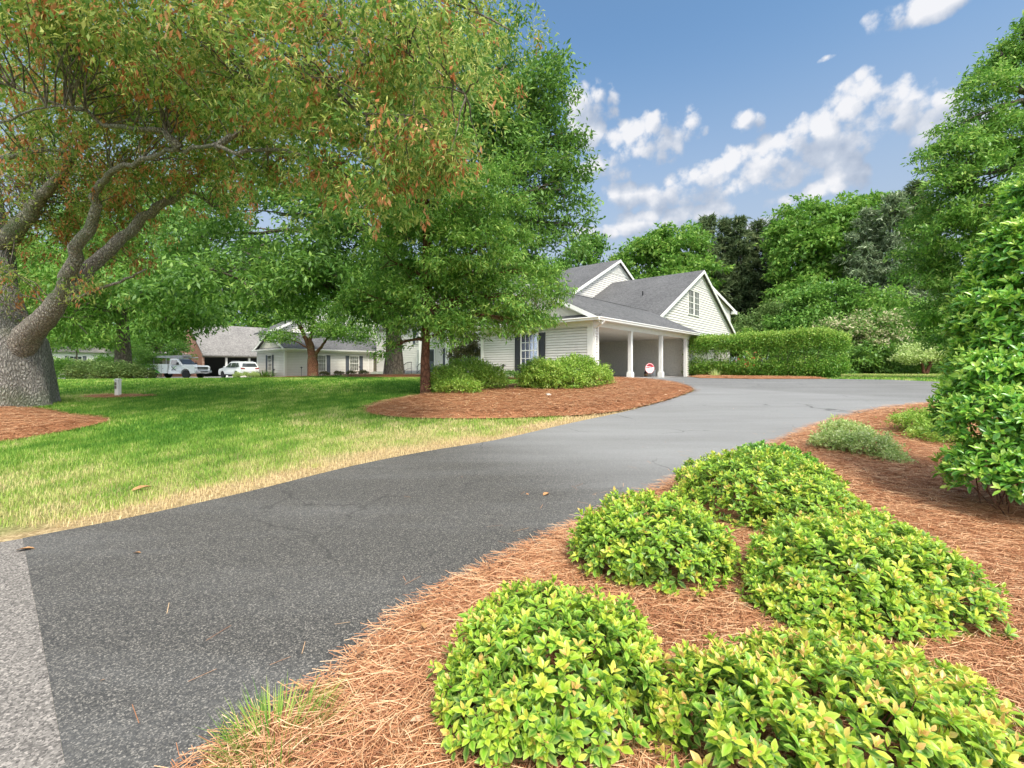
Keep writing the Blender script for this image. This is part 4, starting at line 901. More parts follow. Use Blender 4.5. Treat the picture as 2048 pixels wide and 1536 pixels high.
for sg in (-1, 1):
    m = MB(); m.box(2.93, 3.06, sg * 0.80 - 0.14, sg * 0.80 + 0.14, 0.90, 1.16); m.build('headlight', M['headlamp'], K, bevel=0.02)
    m = MB(); m.box(1.2, 1.34, sg * 1.12 - 0.1, sg * 1.12 + 0.1, 1.33, 1.6); m.build('mirror', M['dark'], K, bevel=0.03)
    wheel(K, 2.0, sg * 0.86, 0.40, 0.26, sg); wheel(K, -1.75, sg * 0.86, 0.40, 0.30, sg)
m = MB(); m.box(3.02, 3.20, -1.0, 1.0, 0.55, 0.78); m.build('bumper', M['chrome'], K, bevel=0.03)
m = MB(); m.box(3.19, 3.21, -0.45, 0.45, 0.60, 0.70); m.build('bumper_inset', M['dark'], K)
prof = [(-3.2, 0.55), (-2.35, 0.55)] + arch(-1.75, 0.52, 0.55) + [(-1.1, 0.5), (-0.02, 0.5), (-0.02, 1.42), (-3.2, 1.42)]
body('service_body', prof, lambda x, z: 1.04, M['paint'], K, bev=0.02)
for sg in (-1, 1):
    m = MB(); y = sg * 1.045; pr = [(-3.18, y, 0.58), (-2.4, y, 0.58), (-2.3, y, 0.95), (-2.0, y, 1.08), (-1.75, y, 1.12), (-1.95, y, 1.40), (-3.18, y, 1.40)]
    m.prism(pr, (0, sg * 0.006, 0)); m.prism([(-1.28, y, 0.56), (-1.0, y, 0.52), (-0.7, y, 0.52), (-1.3, y, 0.92)], (0, sg * 0.006, 0)); m.build('green_panel', M['lime'], K)
    m = MB()
    for x in (-2.2, -1.12, -0.62): m.box(x, x + 0.015, y, y + sg * 0.009, 0.6, 1.38)
    for x in (-1.0, -0.45): m.lathe([(0.04, 0), (0.04, sg * 0.02)], (x, y, 1.0), 10, 'y')
    m.box(-1.9, -1.4, min(y, y + sg * .009), max(y, y + sg * .009), 1.14, 1.20); m.build('locker_seam', M['dark'], K)
    # emblem on the cab door: two crossing swooshes
    yc = sg * 0.995
    m = MB(); m.prism([(0.42, yc, 1.18), (0.50, yc, 1.20), (0.72, yc, 1.0), (0.98, yc, 0.80), (0.90, yc, 0.78), (0.66, yc, 0.95)], (0, sg * 0.006, 0)); m.prism([(0.42, yc, 0.80), (0.5, yc, 0.78), (0.70, yc, 0.97), (0.64, yc, 1.0)], (0, sg * 0.006, 0)); m.build('emblem', M['dark'], K)
    m = MB(); yc = sg * 1.003; m.prism([(0.66, yc, 0.99), (0.72, yc, 0.97), (0.92, yc, 1.16), (1.06, yc, 1.21), (0.90, yc, 1.20), (0.80, yc, 1.14)], (0, sg * 0.004, 0)); m.build('emblem', M['lime'], K)
m = MB()
for x in (-3.1, -1.6, -0.2, 1.2):
    for sg in (-1, 1): m.tube([(x, sg * 0.92, 1.4 if x < 0.5 else 1.95), (x, sg * 0.92, 2.1)], 0.03, 6)
    m.tube([(x, -0.98, 2.1), (x, 0.98, 2.1)], 0.03, 6)
for sg in (-1, 1): m.tube([(-3.2, sg * 0.92, 2.1), (1.7, sg * 0.92, 2.1)], 0.035, 6)
m.build('ladder_rack', M['alloy'], K)
m = MB()
for y in (-0.55, -0.1): m.tube([(-3.3, y, 2.2), (1.9, y, 2.24)], 0.035, 6)
for i in range(16): m.tube([(-3.1 + i * 0.32, -0.55, 2.2), (-3.1 + i * 0.32, -0.1, 2.2)], 0.018, 5)
o = m.build('ladder', M['alloy'], None); o.location = K.location; o.rotation_euler = K.rotation_euler; tag(o, 'long aluminium ladder lying on the rack of the utility truck', 'ladder')
m = MB()
for x in (-2.7, -2.2, -1.6, -1.0): m.box(x, x + 0.4, -0.6, 0.2, 1.42, 1.78)
m.build('tool_bin', M['taupe'], K); m = MB(); m.box(-3.25, -3.0, -1.0, 1.0, 0.45, 0.6); m.build('rear_bumper', M['dark'], K)

# ------------------------------------------------------------------ big oak, front left
OB = Vector(((-8 - 1024) / F * 11.2, 11.2, 0)); OB.z = float(h(OB.x, OB.y)) + 0.03
root = empty('shade_oak', OB); tag(root, 'massive foreground oak at the left edge with forked limbs and rusty withered leaves', 'tree')
def PX(px, py, Y): return W(px, py, Y) - OB
m = MB()
tr_pts = [PX(-8, 850, 11.2), PX(-8, 822, 11.2), PX(-6, 795, 11.2), PX(-4, 760, 11.2), PX(-2, 715, 11.2), PX(0, 680, 11.2), PX(-4, 630, 11.25), PX(-10, 560, 11.3), PX(-8, 500, 11.3), PX(-20, 430, 11.4), PX(-30, 330, 11.6), PX(-20, 180, 11.8), PX(0, 20, 12)]
m.tube(tr_pts, [1.24, 1.13, 1.05, 0.99, 0.93, 0.84, 0.52, 0.38, 0.33, 0.27, 0.22, 0.16, 0.1], 40)
# root flare ridges are given by scaling the ring vertices
for i, v in enumerate(m.v):
    r_i = i // 40; a_ = math.atan2(v.y, v.x - tr_pts[min(r_i, 12)].x)
    k_ = max(0, 1 - v.z / 1.3)
    f_ = 1 + (0.055 * k_ + 0.02) * math.sin(a_ * 7 + 0.6) + 0.02 * math.sin(a_ * 13 + v.z * 3)
    c_ = tr_pts[min(r_i, 12)]; v.x = c_.x + (v.x - c_.x) * f_; v.y = c_.y + (v.y - c_.y) * f_
m.build('trunk', M['bark_big'], root, smooth=True)
limbs = [
    ([(-8, 800, 11.2), (2, 755, 11.15), (20, 716, 11.08), (42, 687, 11.0), (66, 660, 10.9), (98, 630, 10.8), (120, 601, 10.7), (132, 570, 10.6), (150, 516, 10.4), (176, 462, 10.2), (190, 409, 10.0), (196, 375, 9.8), (214, 350, 9.5), (250, 333, 9.1), (300, 315, 8.7), (330, 303, 8.4), (365, 295, 8.2), (430, 297, 7.8), (495, 301, 7.5)], 0.46, 0.03),
    ([(132, 592, 10.7), (150, 572, 10.7), (180, 535, 10.9), (215, 500, 11.0), (260, 462, 11.2), (300, 425, 11.3), (342, 398, 11.4), (372, 378, 11.5), (420, 330, 11.6), (500, 270, 11.7), (600, 200, 11.8)], 0.19, 0.05),
    ([(372, 376, 11.5), (400, 392, 11.4), (425, 414, 11.3)], 0.055, 0.02),
    ([(-15, 500, 11.3), (8, 482, 11.2), (33, 458, 11.1), (65, 428, 11.0), (80, 392, 10.9), (105, 360, 10.8), (150, 300, 10.6), (230, 200, 10.4), (330, 90, 10.2)], 0.26, 0.04),
    ([(128, 604, 10.65), (165, 592, 10.6), (228, 567, 10.4), (262, 553, 10.3), (292, 538, 10.2)], 0.055, 0.018),
    ([(358, 297, 8.2), (343, 280, 8.1), (328, 262, 8.1)], 0.10, 0.05),
    ([(328, 262, 8.1), (270, 257, 8.0), (205, 250, 8.4), (172, 222, 8.2), (110, 208, 8.0), (48, 184, 7.8), (0, 165, 7.6)], 0.05, 0.014),
    ([(172, 222, 8.2), (170, 190, 8.1), (150, 155, 8.0)], 0.025, 0.01),
    ([(-30, 322, 10), (30, 312, 9.9), (95, 300, 9.8), (150, 305, 9.7)], 0.07, 0.03),
    ([(0, 245, 7.5), (60, 222, 7.4), (110, 212, 7.3), (170, 216, 7.3)], 0.02, 0.01),
    ([(430, 296, 7.8), (480, 262, 7.8), (505, 228, 8.3), (512, 190, 8.1), (540, 172, 7.9)], 0.06, 0.025),
    ([(540, 172, 7.9), (620, 160, 7.6), (690, 150, 7.3), (735, 122, 7.0), (745, 102, 7.0)], 0.045, 0.02),
    ([(735, 122, 7.0), (712, 80, 7.1), (688, 50, 7.2), (655, 33, 7.3), (600, 10, 7.5)], 0.05, 0.04),
    ([(655, 150, 7.2), (690, 200, 7.1), (716, 228, 7.0), (765, 228, 6.9), (830, 232, 6.8)], 0.03, 0.01),
    ([(495, 301, 8.4), (560, 300, 8.1), (640, 320, 7.8), (680, 328, 7.6)], 0.04, 0.012),
    ([(765, 110, 6.9), (800, 114, 6.8), (860, 130, 6.7), (930, 188, 6.6)], 0.03, 0.008),
    ([(600, 10, 7.5), (700, -60, 7.3), (850, -20, 7.0), (960, 30, 6.7), (1020, 60, 6.6)], 0.05, 0.01),
    ([(330, 90, 10.2), (420, 20, 9.6), (520, -60, 9)], 0.04, 0.03),
]
m = MB(); m2 = MB()
def wob(pts, amp):
    out = []
    for i in range(len(pts) - 1):
        for k in range(3):
            t = k / 3; out.append(pts[i].lerp(pts[i + 1], t))
    out.append(pts[-1])
    for i in range(1, len(out) - 1): out[i] = out[i] + Vector((random.gauss(0, amp), random.gauss(0, amp), random.gauss(0, amp)))
    return out
limbpts = []
for pl_, r0_, r1_ in limbs:
    q = wob([PX(*a_) for a_ in pl_], min(r0_, 0.25) * 0.07 + 0.008); nq = len(q); m.tube(q, [r1_ + (r0_ - r1_) * (1 - i / (nq - 1)) ** (2.4 if r0_ > 0.4 else 1.35) for i in range(nq)], 16 if r0_ > 0.1 else 7); limbpts += [p for p in q[2:]]
m.build('limbs', M['bark_limb'], root, smooth=True)
# crown lobes (px, py, Y, rx, ry, depth)
ol = [(60, 60, 7.6, 200, 130, 2.0), (260, 60, 7.4, 200, 140, 2.0), (460, 90, 7.2, 190, 150, 1.9), (640, 110, 7.0, 180, 150, 1.8), (800, 100, 6.8, 150, 130, 1.5), (905, 190, 6.7, 80, 95, 0.8),
      (120, 230, 9.6, 190, 110, 1.6), (330, 230, 10.2, 180, 120, 1.5), (500, 260, 9.6, 150, 100, 1.2), (560, 330, 8.6, 70, 60, 0.7), (680, 290, 7.3, 130, 90, 1.1), (760, 370, 7.0, 60, 60, 0.5), (820, 270, 6.8, 90, 80, 0.9), (640, 380, 7.3, 70, 35, 0.6), (880, 300, 6.7, 60, 45, 0.6), (720, 420, 7.2, 35, 25, 0.3),
      (60, 380, 11.5, 120, 70, 1.2), (240, 400, 12.0, 130, 55, 1.0), (400, 350, 10.6, 100, 50, 1.0), (100, 480, 11.6, 70, 50, 0.6), (250, 500, 11.8, 60, 28, 0.5), (30, 560, 10.8, 40, 50, 0.4), (200, 560, 10.2, 50, 30, 0.4), (310, 540, 10.2, 28, 20, 0.3), (120, 330, 11.2, 160, 60, 1.0),
      (960, 10, 6.9, 80, 55, 0.9), (1025, 45, 6.9, 35, 35, 0.4), (80, 640, 10.6, 22, 14, 0.2)]
lw = lobesW(ol)
# canopy that continues above the frame
lw += [(-7, 9, 8.6, 4.5, 4.5, 1.8), (-3.0, 9.0, 8.8, 4.0, 4, 1.8), (-10, 12, 8.5, 4, 4, 3.0)]
Cc, dd_, li = lobe_points(lw, 900, 0.2); Cc, dd_, li = sprays(Cc, dd_, li, 6, 0.5, 0.3)
Cl = Cc - np.array(OB)
keep = rg.random(len(Cl)) < 0.97
Cl = Cl[keep]; dd_ = dd_[keep]; li = li[keep]
brn = np.array([0.8, 0.55, 0.35, 0.35, 0.35, 0.4, 0.8, 0.45, 0.3, 0.4, 0.5, 0.6, 0.5, 0.5, 0.5, 0.8, 1.0, 1.2, 0.8, 0.9, 0.9, 0.7, 0.6, 1.4, 1.0, 0.5, 0.5, 0.8, 0.5, 0.5, 0.5])[li]
P, D, Nn, l_, w_, r_ = clump_leaves(Cl, dd_, 17, 0.34, 0.125, 0.042, 0.25, 0.8)
leaves('crown', P, D, Nn, l_, w_, r_, LM['oak1'], root)
P, D, Nn, l_, w_, r_ = clump_leaves(Cl, dd_, 13, 0.36, 0.10, 0.014, 0.6, 0.8)
leaves('catkins', P, D, Nn, l_, w_, r_, LM['catkin'], root)
selb = rg.random(len(Cl)) < 0.55 * brn
P, D, Nn, l_, w_, r_ = clump_leaves(Cl[selb], dd_[selb], 13, 0.16, 0.125, 0.045, 1.5, 1.5)
leaves('withered_leaves', P, D, Nn, l_, w_, r_, LM['withered'], root)
# twigs
LP = np.array([tuple(p) for p in limbpts])
for q in rg.choice(len(Cl), 900, replace=False):
    if Cl[q][2] + OB.z > 7.6: continue
    dist = np.linalg.norm(LP - Cl[q], axis=1); j = int(np.argmin(dist + rg.random(len(dist)) * 0.5))
    if dist[j] > 3.0: continue
    pp = bez(LP[j], Cl[q], (0, 0, 0.1 * dist[j]), 6, 0.05 * dist[j]); m2.tube(pp, taper(0.016, 0.004, 6), 4, False)
m2.build('twigs', M['bark'], root)['kind'] = 'stuff'

# ------------------------------------------------------------------ other trees
def T_(px, Y): return tuple(onground(px, Y))
# young oak by the island
b0 = G(852, 792)
Y0 = b0.y
tp = [tuple(b0 + Vector((0, 0, -0.1)))] + [tuple(W(px, py, Y0)) for px, py in ((851, 760), (850, 720), (852, 680), (851, 630), (852, 560), (851, 480), (850, 420), (855, 340), (850, 260), (845, 200))]
yl = lobesW([(850, 600, Y0, 150, 60, 1.7), (960, 580, Y0, 110, 70, 1.5), (1060, 590, Y0 + .5, 85, 55, 1.2), (760, 610, Y0, 90, 45, 1.3), (880, 500, Y0, 160, 90, 2.0), (780, 520, Y0, 80, 60, 1.4), (980, 490, Y0, 110, 80, 1.7), (1010, 640, Y0, 50, 28, 0.7), (930, 650, Y0 - .5, 60, 30, 0.8), (870, 400, Y0, 140, 80, 1.9), (960, 390, Y0, 90, 70, 1.5), (860, 300, Y0, 110, 80, 1.6), (850, 220, Y0, 70, 60, 1.2), (1095, 555, Y0 + 1, 45, 36, 0.9), (800, 685, Y0, 20, 14, 0.3)])
tree('young_oak', 'slim young oak with bright green crown standing in the pine straw island', 'tree', tuple(b0), 6, 0.155, yl, LM['young'], 2500, 26, 0.46, 0.15, 0.042, bark='bark_red', trunk_pts=tp, branches=90, inner=0.35, spray=1.0, droop=0.5, flare=1.25)
# great oak in the middle
bo = tuple(oak2); Yo = oak2.y
tp = [(bo[0], bo[1], bo[2] - 0.1)] + [tuple(W(px, py, Yo)) for px, py in ((788, 735), (788, 700), (787, 660), (785, 620), (780, 560), (790, 480), (800, 380), (820, 280), (830, 200))]
gl = lobesW([(420, 480, Yo + 3, 130, 100, 4), (560, 430, Yo, 170, 110, 4.5), (480, 560, Yo - 3, 160, 50, 3.5), (600, 540, Yo - 4, 150, 55, 3), (700, 570, Yo - 3, 130, 50, 3), (720, 450, Yo - 2, 160, 110, 4), (700, 330, Yo, 180, 110, 4.5), (900, 300, Yo, 170, 150, 5), (1000, 400, Yo, 140, 130, 4.5), (1070, 250, Yo + 1, 80, 120, 3.5), (1060, 480, Yo + 1, 80, 100, 3.5), (980, 200, Yo, 130, 130, 4.5), (1010, 130, Yo + 2, 60, 80, 2.5), (860, 170, Yo, 140, 130, 4), (1130, 380, Yo + 1, 55, 70, 2.4), (1145, 310, Yo + 1, 25, 40, 1.2), (1100, 170, Yo + 1, 45, 50, 1.6), (1000, 590, Yo - 2, 110, 50, 2.6), (860, 600, Yo - 3, 90, 40, 2), (1150, 450, Yo + 1, 28, 35, 1), (330, 560, Yo + 1, 60, 60, 2)])
root_o = tree('great_oak', 'huge dark green oak with thick fluted trunk standing in mulch on the lawn', 'tree', bo, 14, 0.58, gl, LM['oak2'], 5000, 20, 1.0, 0.33, 0.12, bark='bark', trunk_pts=tp, branches=130, inner=0.4, droop=0.4, flare=1.9)
# heavy low limbs seen under the crown
m = MB()
for pl_, r0_, r1_ in ([[(775, 650), (745, 630), (715, 618), (680, 605), (640, 575), (590, 560), (520, 545)], 0.30, 0.06], [[(772, 640), (700, 590), (640, 560), (560, 530), (480, 500)], 0.2, 0.04], [[(790, 600), (850, 560), (930, 540), (1010, 560)], 0.2, 0.04], [[(790, 560), (760, 500), (700, 440), (640, 400)], 0.2, 0.05], [[(640, 575), (560, 590), (470, 585), (400, 575)], 0.08, 0.03], [[(560, 530), (500, 545), (430, 520)], 0.07, 0.02]):
    q = wob([W(a_, b_2, Yo - 0.3 * i) - Vector(bo) for i, (a_, b_2) in enumerate(pl_)], 0.05); m.tube(q, taper(r0_, r1_, len(q)), 9)
m.build('limb', M['bark'], root_o, smooth=True)
# left lawn tree
bl_ = T_(247, 36); tp = [(bl_[0], bl_[1], bl_[2] - .1)] + [tuple(W(px, py, 36)) for px, py in ((246, 700), (245, 660), (246, 620), (240, 580), (225, 540), (230, 480), (240, 430))]
tree('lawn_tree', 'leafy bright green tree with straight dark trunk behind the left azalea bed', 'tree', bl_, 12, 0.52, lobesW([(130, 500, 36, 110, 80, 4), (200, 560, 34, 130, 65, 4), (300, 520, 36, 110, 80, 4), (340, 590, 34, 80, 60, 3), (130, 610, 34, 90, 50, 3), (60, 560, 36, 80, 80, 4), (260, 430, 38, 140, 80, 5), (330, 640, 33, 40, 26, 2), (150, 645, 33, 50, 25, 2), (60, 640, 34, 50, 35, 2), (390, 620, 35, 40, 30, 2)]), LM['bright'], 2600, 18, 1.3, 0.36, 0.12, trunk_pts=tp, branches=60, droop=0.7, flare=1.25)
# small multi-stemmed tree before the garage
bs = T_(626, 41.8); root = empty('crepe_tree', bs); tag(root, 'small spreading yellow-green tree with reddish forked trunk before the low building', 'tree')
m = MB(); Bv = Vector(bs)
for pl_, r0_, r1_ in ([[(624, 757), (623, 735), (622, 712), (620, 696), (612, 678), (604, 662), (600, 645)], 0.42, 0.08], [[(628, 757), (629, 735), (628, 715), (624, 700), (622, 680), (625, 655), (630, 630)], 0.40, 0.06], [[(629, 720), (634, 704), (643, 694), (652, 680), (665, 670)], 0.2, 0.05], [[(620, 700), (608, 692), (590, 682), (565, 676)], 0.1, 0.03], [[(618, 690), (606, 670), (596, 650), (590, 630)], 0.14, 0.04]):
    q = wob([W(a_, c_, 41.8) - Bv for a_, c_ in pl_], 0.03); m.tube(q, taper(r0_, r1_, len(q)), 9)
m.build('trunk', M['bark_red'], root, smooth=True)
Cc, dd_, li = lobe_points(lobesW([(560, 672, 41.5, 36, 12, 1.5), (640, 630, 42, 60, 35, 2.5), (700, 640, 41.5, 55, 34, 2.2), (590, 620, 42, 40, 24, 2), (650, 662, 41, 40, 16, 1.6), (735, 670, 41.5, 25, 22, 1.2), (700, 668, 41, 45, 16, 1.5)]), 750, 0.3)
P, D, Nn, l_, w_, r_ = clump_leaves(Cc - np.array(bs), dd_, 20, 0.85, 0.24, 0.10, 0.2, 0.5); leaves('crown', P, D, Nn, l_, w_, r_, LM['bright'], root)
# bronze little tree by the carport corner
bb = T_(940, 29.5); tree('bronze_tree', 'small bronze-green ornamental tree at the left corner of the carport', 'tree', bb, 1.6, 0.07, lobesW([(925, 690, 29.5, 26, 16, 0.8), (950, 682, 29.5, 30, 18, 0.9), (912, 702, 29.5, 16, 12, 0.5), (968, 700, 29.5, 18, 14, 0.6), (940, 705, 29.3, 20, 12, 0.5)]), LM['brownish'], 360, 16, 0.35, 0.13, 0.055, branches=24)
# background woods: every crown its own tree
bgs = 'trees of the wood behind the houses'
def bgtree(kind, px, Y, H_px, r0, lobes, mat, label, ncl=900, Ln=0.6, Wn=0.28, rad=1.35, per=20, droop=0.3):
    b_ = T_(px, Y); hh = (HZ - H_px) / F * Y + 0.5
    tree(kind, label, 'tree', b_, hh * 0.75, r0, lobesW(lobes), LM[mat], ncl, per, rad, Ln, Wn, group=bgs, branches=20, droop=droop, inner=0.35)
bgtree('broadleaf_tree', 1310, 62, 460, 0.4, [(1290, 520, 62, 55, 55, 4), (1350, 500, 62, 60, 45, 4), (1270, 580, 60, 40, 40, 3), (1330, 570, 60, 70, 50, 4), (1250, 545, 62, 30, 40, 3), (1400, 540, 61, 35, 50, 3)], 'bright', 'bright green rounded tree directly behind the white gable', 1100)
bgtree('broadleaf_tree', 1160, 60, 480, 0.3, [(1150, 520, 60, 30, 40, 3), (1185, 500, 62, 20, 25, 2)], 'mid', 'thin loose tree peeping between the great oak and the house roofs', 160)
bgtree('broadleaf_tree', 1650, 58, 395, 0.45, [(1650, 440, 58, 75, 45, 4), (1720, 430, 60, 60, 40, 4), (1610, 500, 57, 60, 55, 4), (1690, 510, 57, 80, 60, 4), (1600, 580, 55, 55, 50, 3), (1570, 470, 58, 30, 30, 2)], 'bright', 'tall domed bright green tree between dark pines and grey pine', 1500)
bgtree('broadleaf_tree', 1620, 48, 560, 0.3, [(1600, 640, 48, 60, 50, 3), (1660, 610, 48, 70, 45, 3), (1570, 690, 47, 40, 40, 2), (1640, 680, 46, 60, 40, 2.5)], 'mid', 'mid green bushy tree rising just above the clipped hedge', 1000, 0.4, 0.18, 1.2)
bgtree('broadleaf_tree', 1790, 46, 575, 0.3, [(1780, 620, 46, 60, 40, 3), (1830, 650, 46, 50, 45, 3), (1740, 660, 45, 50, 40, 2.5), (1850, 690, 45, 40, 40, 2.5)], 'bright', 'yellow-green rounded tree behind the pale blossoming dogwood', 900, 0.4, 0.18, 1.2)
bgtree('understorey_tree', 1700, 42, 690, 0.2, [(1690, 715, 42, 60, 32, 2.5), (1760, 715, 42, 60, 32, 2.5), (1640, 710, 43, 50, 30, 2), (1830, 725, 42, 60, 24, 2.5), (1900, 715, 42, 40, 34, 2)], 'oak2', 'dark low evergreen thicket tree along the far grass edge', 1300, 0.32, 0.15, 0.9)
bgtree('understorey_tree', 1500, 52, 640, 0.2, [(1490, 660, 52, 45, 30, 3), (1540, 640, 52, 45, 40, 3), (1530, 690, 50, 50, 30, 2)], 'darkshrub', 'dusky green thicket tree at the right end of the white house', 600, 0.35, 0.15, 1.1)
bgtree('dogwood_tree', 1740, 43.5, 600, 0.2, [(1750, 640, 43.5, 48, 26, 2), (1700, 660, 43, 50, 18, 1.6), (1775, 675, 43, 45, 22, 1.6), (1725, 690, 42.6, 45, 16, 1.4), (1670, 650, 43.5, 30, 12, 1.2)], 'dogwood', 'cream flowering dogwood in the middle of the woods edge', 620, 0.28, 0.14, 0.9, 18, 0.0)
# small dogwood with two leaning trunks
bd = T_(1850, 38); root = empty('dogwood_tree', bd); tag(root, 'little flowering dogwood with two leaning bare trunks beside the big right shrub', 'tree')
m = MB(); Bv = Vector(bd)
for pl_, r0_, r1_ in ([[(1852, 748), (1857, 735), (1864, 722), (1872, 708)], 0.17, 0.06], [[(1848, 748), (1846, 736), (1842, 722), (1835, 708)], 0.13, 0.05], [[(1860, 728), (1850, 712), (1842, 700)], 0.06, 0.03]):
    q = wob([W(a_, c_, 38) - Bv for a_, c_ in pl_], 0.02); m.tube(q, taper(r0_, r1_, len(q)), 8)
m.build('trunk', M['bark_red'], root, smooth=True)
Cc, dd_, li = lobe_points(lobesW([(1850, 700, 38, 42, 16, 1.4), (1825, 714, 37.6, 30, 12, 1), (1875, 710, 38, 24, 14, 1)]), 330, 0.3)
P, D, Nn, l_, w_, r_ = clump_leaves(Cc - np.array(bd), dd_, 18, 0.6, 0.2, 0.10, 0.1, 0.4); leaves('crown', P, D, Nn, l_, w_, r_, LM['pale'], root)
# pines
pn = [(1415, 66, 430, 6.0, 'dark slender pine first right of the bright tree'), (1450, 68, 440, 5.5, 'dark thin pine second in the row above the house'), (1480, 66, 434, 5.2, 'spiky dark pine at the centre of the row above the hedge'), (1515, 67, 442, 5.8, 'dark pine left of the domed bright tree, lower branches bare'), (1548, 66, 446, 5.5, 'dark pine touching the domed bright tree'), (1835, 50, 365, 5.0, 'dark tall pine behind the far right oak')]
for i, (px, Y, py, rb, lb) in enumerate(pn):
    b_ = T_(px, Y); conifer('pine_tree', lb, b_, (HZ - py) / F * Y + 0.5, rb, LM['pine'], 'pines standing in the wood', 34, 0.12, 0.75, 0.16, 1.0, i, 13)
for i, (px, Y, py, rb, lb) in enumerate([(1735, 52, 420, 6.5, 'wide grey-green pine behind the dogwoods'), (1790, 50, 385, 6.0, 'grey-green pine with airy tiered branches right of the wider one')]):
    b_ = T_(px, Y); conifer('pine_tree', lb, b_, (HZ - py) / F * Y + 0.5, rb, LM['greypine'], 'pines standing in the wood', 36, 0.12, 0.6, 0.15, 1.0, 20 + i, 12)
b_ = T_(1500, 46); conifer('small_conifer', 'small pale green conical evergreen peeping over the hedge', b_, 4.6, 1.2, LM['hedge'], None, 16, 0.2, 0.25, 0.06, 1, 5, 12, 'conifer')
# far right willow oak
bw = T_(2120, 22); tp = [(bw[0], bw[1], bw[2] - .1)] + [tuple(W(px, py, 22)) for px, py in ((2120, 700), (2115, 620), (2110, 540), (2100, 440), (2090, 330), (2080, 200), (2080, 80))]
tree('willow_oak', 'tall feathery oak filling the top right corner behind the broad-leaved shrub', 'tree', bw, 18, 0.4, lobesW([(2060, 100, 22, 60, 45, 2.2), (2005, 110, 22, 40, 22, 1.4), (1985, 170, 22, 45, 26, 1.6), (2050, 190, 22, 80, 50, 2.5), (1945, 235, 22, 45, 24, 1.6), (2020, 270, 22, 90, 50, 2.8), (1920, 300, 22, 55, 28, 1.8), (2000, 350, 22, 110, 50, 3), (1895, 375, 22.3, 55, 26, 1.8), (1960, 420, 22, 100, 45, 2.8), (2080, 430, 22, 110, 80, 3.2), (1885, 455, 22.5, 60, 34, 2), (1960, 500, 22.5, 90, 45, 2.6), (1880, 545, 23, 55, 36, 2), (1900, 610, 23, 55, 40, 2.2), (2000, 600, 23, 90, 70, 2.6), (1925, 680, 24, 45, 40, 2), (2040, 50, 22, 30, 22, 1), (1870, 340, 22, 20, 10, 0.8), (1875, 420, 22, 22, 12, 0.8)]), LM['young'], 3000, 22, 0.6, 0.24, 0.08, trunk_pts=tp, branches=120, inner=0.3, droop=0.2)
# woods on the far left and behind the townhouses
lt = [(-40, 60, 480, 'mid'), (70, 66, 470, 'bright'), (170, 70, 500, 'mid'), (290, 70, 520, 'bright'), (400, 72, 500, 'mid'), (520, 74, 520, 'bright'), (640, 74, 500, 'mid'), (760, 76, 520, 'bright'), (880, 78, 510, 'mid'), (1010, 80, 510, 'mid')]
nm = ['leftmost', 'second', 'third', 'fourth', 'fifth', 'sixth', 'seventh', 'eighth', 'ninth', 'tenth']
for i, (px, Y, py, mt) in enumerate(lt):
    bgtree('broadleaf_tree', px, Y, py, 0.4, [(px, (py + 700) / 2 - 40, Y, 75, 70, 5), (px - 40, 650, Y - 2, 55, 50, 4), (px + 40, 640, Y - 2, 55, 55, 4), (px, py + 40, Y, 50, 40, 4)], mt, 'woodland tree behind the left houses, %s from the left edge of the photo' % nm[i], 620, 0.65, 0.28, 1.9, 16)

# ------------------------------------------------------------------ shrubs
def shrub(name, label, base, lobes, mat, ncl, per, rad, Ln, Wn, droop=0.0, group=None, inner=0.72, flat=0.8, stems=14, cat='shrub'):
    root = empty(name, base); tag(root, label, cat, group)
    C, d, li = lobe_points(lobes, ncl, inner, 0.55)
    g_ = h(C[:, 0], C[:, 1]); k = C[:, 2] > g_ + 0.04; C = C[k]; d = d[k]
    P, D, Nn, l_, w_, r_ = clump_leaves(C - np.array(base), d, per, rad, Ln, Wn, droop, flat)
    leaves('foliage', P, D, Nn, l_, w_, r_, LM[mat], root)
    m = MB()
    for q in rg.choice(len(C), min(stems, len(C)), replace=False):
        lb = lobes[int(li[k][q])]; e = Vector(C[q]) - Vector(base); s0 = Vector((lb[0] - base[0], lb[1] - base[1], float(h(lb[0], lb[1])) - base[2]))
        m.tube(bez(s0, e, (0, 0, 0.1), 5, 0.02), taper(max(0.006, Ln * .12), Ln * 0.05, 5), 5, False)
    m.build('stems', M['bark'], root)
    return root
def Lb(px, Y, rx, ry, top, bot=None):
    """shrub lobe standing on the ground: px, depth, radius x (m), radius y (m), height m"""
    p = onground(px, Y); return (p.x, p.y, p.z + top * 0.42, rx, ry, top * 0.58)
# island azaleas
p = onground(925, 14.6); shrub('azalea_bush', 'loose green azalea mound beside the slim young oak trunk', tuple(p), [Lb(895, 14.0, 0.75, 0.7, 0.85), Lb(935, 14.8, 0.85, 0.8, 1.05), Lb(975, 14.6, 0.6, 0.6, 0.8), Lb(915, 13.4, 0.7, 0.5, 0.5)], 'azalea', 1900, 14, 0.15, 0.075, 0.032, stems=40, group='azaleas on the island')
p = onground(1125, 15.2); shrub('azalea_bush', 'dense yellow-green azalea mound in front of the carport corner', tuple(p), [Lb(1090, 14.8, 0.85, 0.8, 1.05), Lb(1150, 15.2, 0.9, 0.8, 1.1), Lb(1195, 16.0, 0.5, 0.5, 0.75), Lb(1120, 14.6, 0.9, 0.5, 0.75), Lb(1062, 14.8, 0.4, 0.4, 0.7)], 'azalea', 2400, 15, 0.15, 0.075, 0.034, stems=30, group='azaleas on the island')
